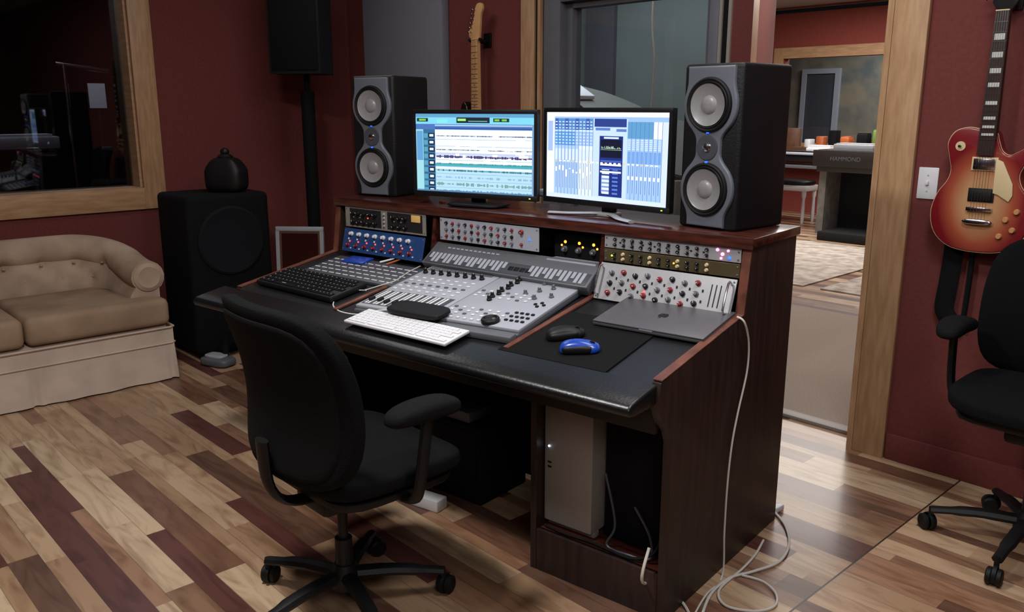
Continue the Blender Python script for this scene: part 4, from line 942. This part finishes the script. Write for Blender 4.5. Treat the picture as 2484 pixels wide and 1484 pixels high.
t = thing('side_table', 'low dark table behind the far bench crowded with small items', 'table', ROOM @ T(-.1, 7.25))
obj('top', MB().box(-1, 1.6, -.2, .25, .88, .92), 'brownb', t)
for x in (-.95, 1.5): obj('leg', MB().box(x, x + .06, -.15, .2, 0, .88), 'brownb', t)
for i, (x, w, h, m, lb) in enumerate(((-.55, .16, .24, 'brownb', 'brown speaker box at left end of the far table'), (-.22, .04, .10, 'white', 'short white cup on the far table beside the brown box'), (-.05, .05, .14, 'orange', 'small orange block on the far table'), (.12, .05, .22, 'blkm', 'dark upright case on the far table'), (.3, .06, .10, 'orange', 'second orange block near middle of the far table'), (.5, .05, .16, 'white', 'white upright pot on the far table'), (.68, .05, .13, 'brownb', 'small brown jar between the pot and bottle on the far table'), (.82, .045, .24, 'green', 'green bottle shape at right of the far table'), (1.05, .12, .2, 'blkm', 'dark box at the right end of the far table'))):
    o = obj('box' if i in (0, 3, 8) else 'ornament', MB().prism(spl2([(-w, -.06), (w, -.06), (w, .06), (-w, .06)], 3), .9205, .9205 + h, bev=.01), m, None, ROOM @ T(-.1 + x, 7.25)); tag(o, lb, 'box' if i in (0, 3, 8) else 'ornament')

# ================================================================== DARK ROOM beyond left window
t = thing('music_stand', 'black stand holding a pale sheet behind the dark window', 'music stand', ROOM @ T(-1.6, -1.20))
obj('pole', MB().cyl((0, 0, .012), (0, 0, 1.4), .012), 'rub', t); obj('sheet', MB().box(-.01, .0, -.06, .06, 1.42, 1.60), 'paper', t)
for k in range(3): obj('leg', MB().cyl((0, 0, .2), (.25 * math.cos(k * 2.1), .25 * math.sin(k * 2.1), .02), .01), 'rub', t)
t = thing('microphone_stand', 'metal boom microphone stand behind the dark window', 'microphone stand', ROOM @ T(-1.3, -1.50))
obj('pole', MB().cyl((0, 0, .012), (0, 0, 1.72), .018), 'chrome', t); obj('boom', MB().cyl((0, -.05, 1.72), (0, .30, 1.68), .016), 'chrome', t)
obj('base', MB().lathe([(0, .012), (.15, .012), (.14, .03), (0, .04)], 24), 'mgrey', t)
t = thing('reflection_keyboard', 'silver keyboard on a stand, in place of a reflection in the dark window', 'keyboard', ROOM @ T(-1.0, -1.92))  # solid keyboard built in place of the desk's reflection in the glass
obj('body', MB().box(-.2, .15, -.85, .22, 1.16, 1.24, bev=.01), 'silver', t); obj('keys', MB().box(.0, .14, -.8, .18, 1.24, 1.255), 'white', t)
for y in (-.6, .1): obj('leg', MB().cyl((-.1, y, .012), (.1, y, 1.16), .015).cyl((.1, y, .012), (-.1, y, 1.16), .015), 'mgrey', t)

# ================================================================== LIGHTS
def area(x, y, z, sx, sy, p, c=(1, 1, 1), rot=(0, 0, 0), frame=None):
    l = bpy.data.lights.new('light', 'AREA'); l.shape = 'RECTANGLE'; l.size = sx; l.size_y = sy; l.energy = p; l.color = c
    o = bpy.data.objects.new('ceiling_or_fill_light', l); COL.objects.link(o)
    o.matrix_world = (frame or Matrix.Identity(4)) @ T(x, y, z) @ RZ(rot[2]) @ RX(rot[0]) @ RY(rot[1])
area(-.9, 1.7, 2.68, .3, .3, 50, (1, .97, .93))
area(.9, 1.6, 2.68, .5, .5, 26, (.95, .97, 1))
area(.3, -.8, 2.6, 1.6, 1.2, 32, (1, .98, .96), (18, 0, 0))  # added fill from behind the camera, not a ceiling fixture
area(-1.0, 4.4, 2.68, .6, .6, 7, (1, .96, .92))
area(3.6, -.9, 2.68, .6, .6, 10, (1, .96, .92), frame=ROOM)
area(3.0, 1.35, 2.7, 1.9, 1.6, 34, (1, .97, .95), frame=ROOM)
area(1.0, 5.2, 2.7, 2.4, 2.4, 165, (1, .95, .9), frame=ROOM)
area(1.2, 1.2, 2.7, 1.2, 1.0, 26, (.95, .98, 1), frame=ROOM)
area(0, 9, 2.7, 1.5, 1, 80, (1, .98, .96), frame=ROOM)  # lamp added to brighten the room beyond the far window
area(-1.0, -1.6, 2.7, .8, .8, 15, (.9, .95, 1), frame=ROOM)  # lamp added so the things behind the dark window show
w = bpy.data.worlds.new('World'); bpy.context.scene.world = w; w.use_nodes = True
w.node_tree.nodes['Background'].inputs[0].default_value = (.05, .05, .055, 1); w.node_tree.nodes['Background'].inputs[1].default_value = .5
# ================================================================== CAMERA
c = bpy.data.cameras.new('Camera'); co = bpy.data.objects.new('Camera', c); COL.objects.link(co)
co.location = (0, 0, CH); co.rotation_euler = (PI / 2 - PITCH, 0, 0)
c.sensor_fit = 'HORIZONTAL'; c.sensor_width = 36; c.lens = 36 * FP / 2484; c.clip_start = .05
bpy.context.scene.camera = co
bpy.context.scene.view_settings.view_transform = 'Standard'
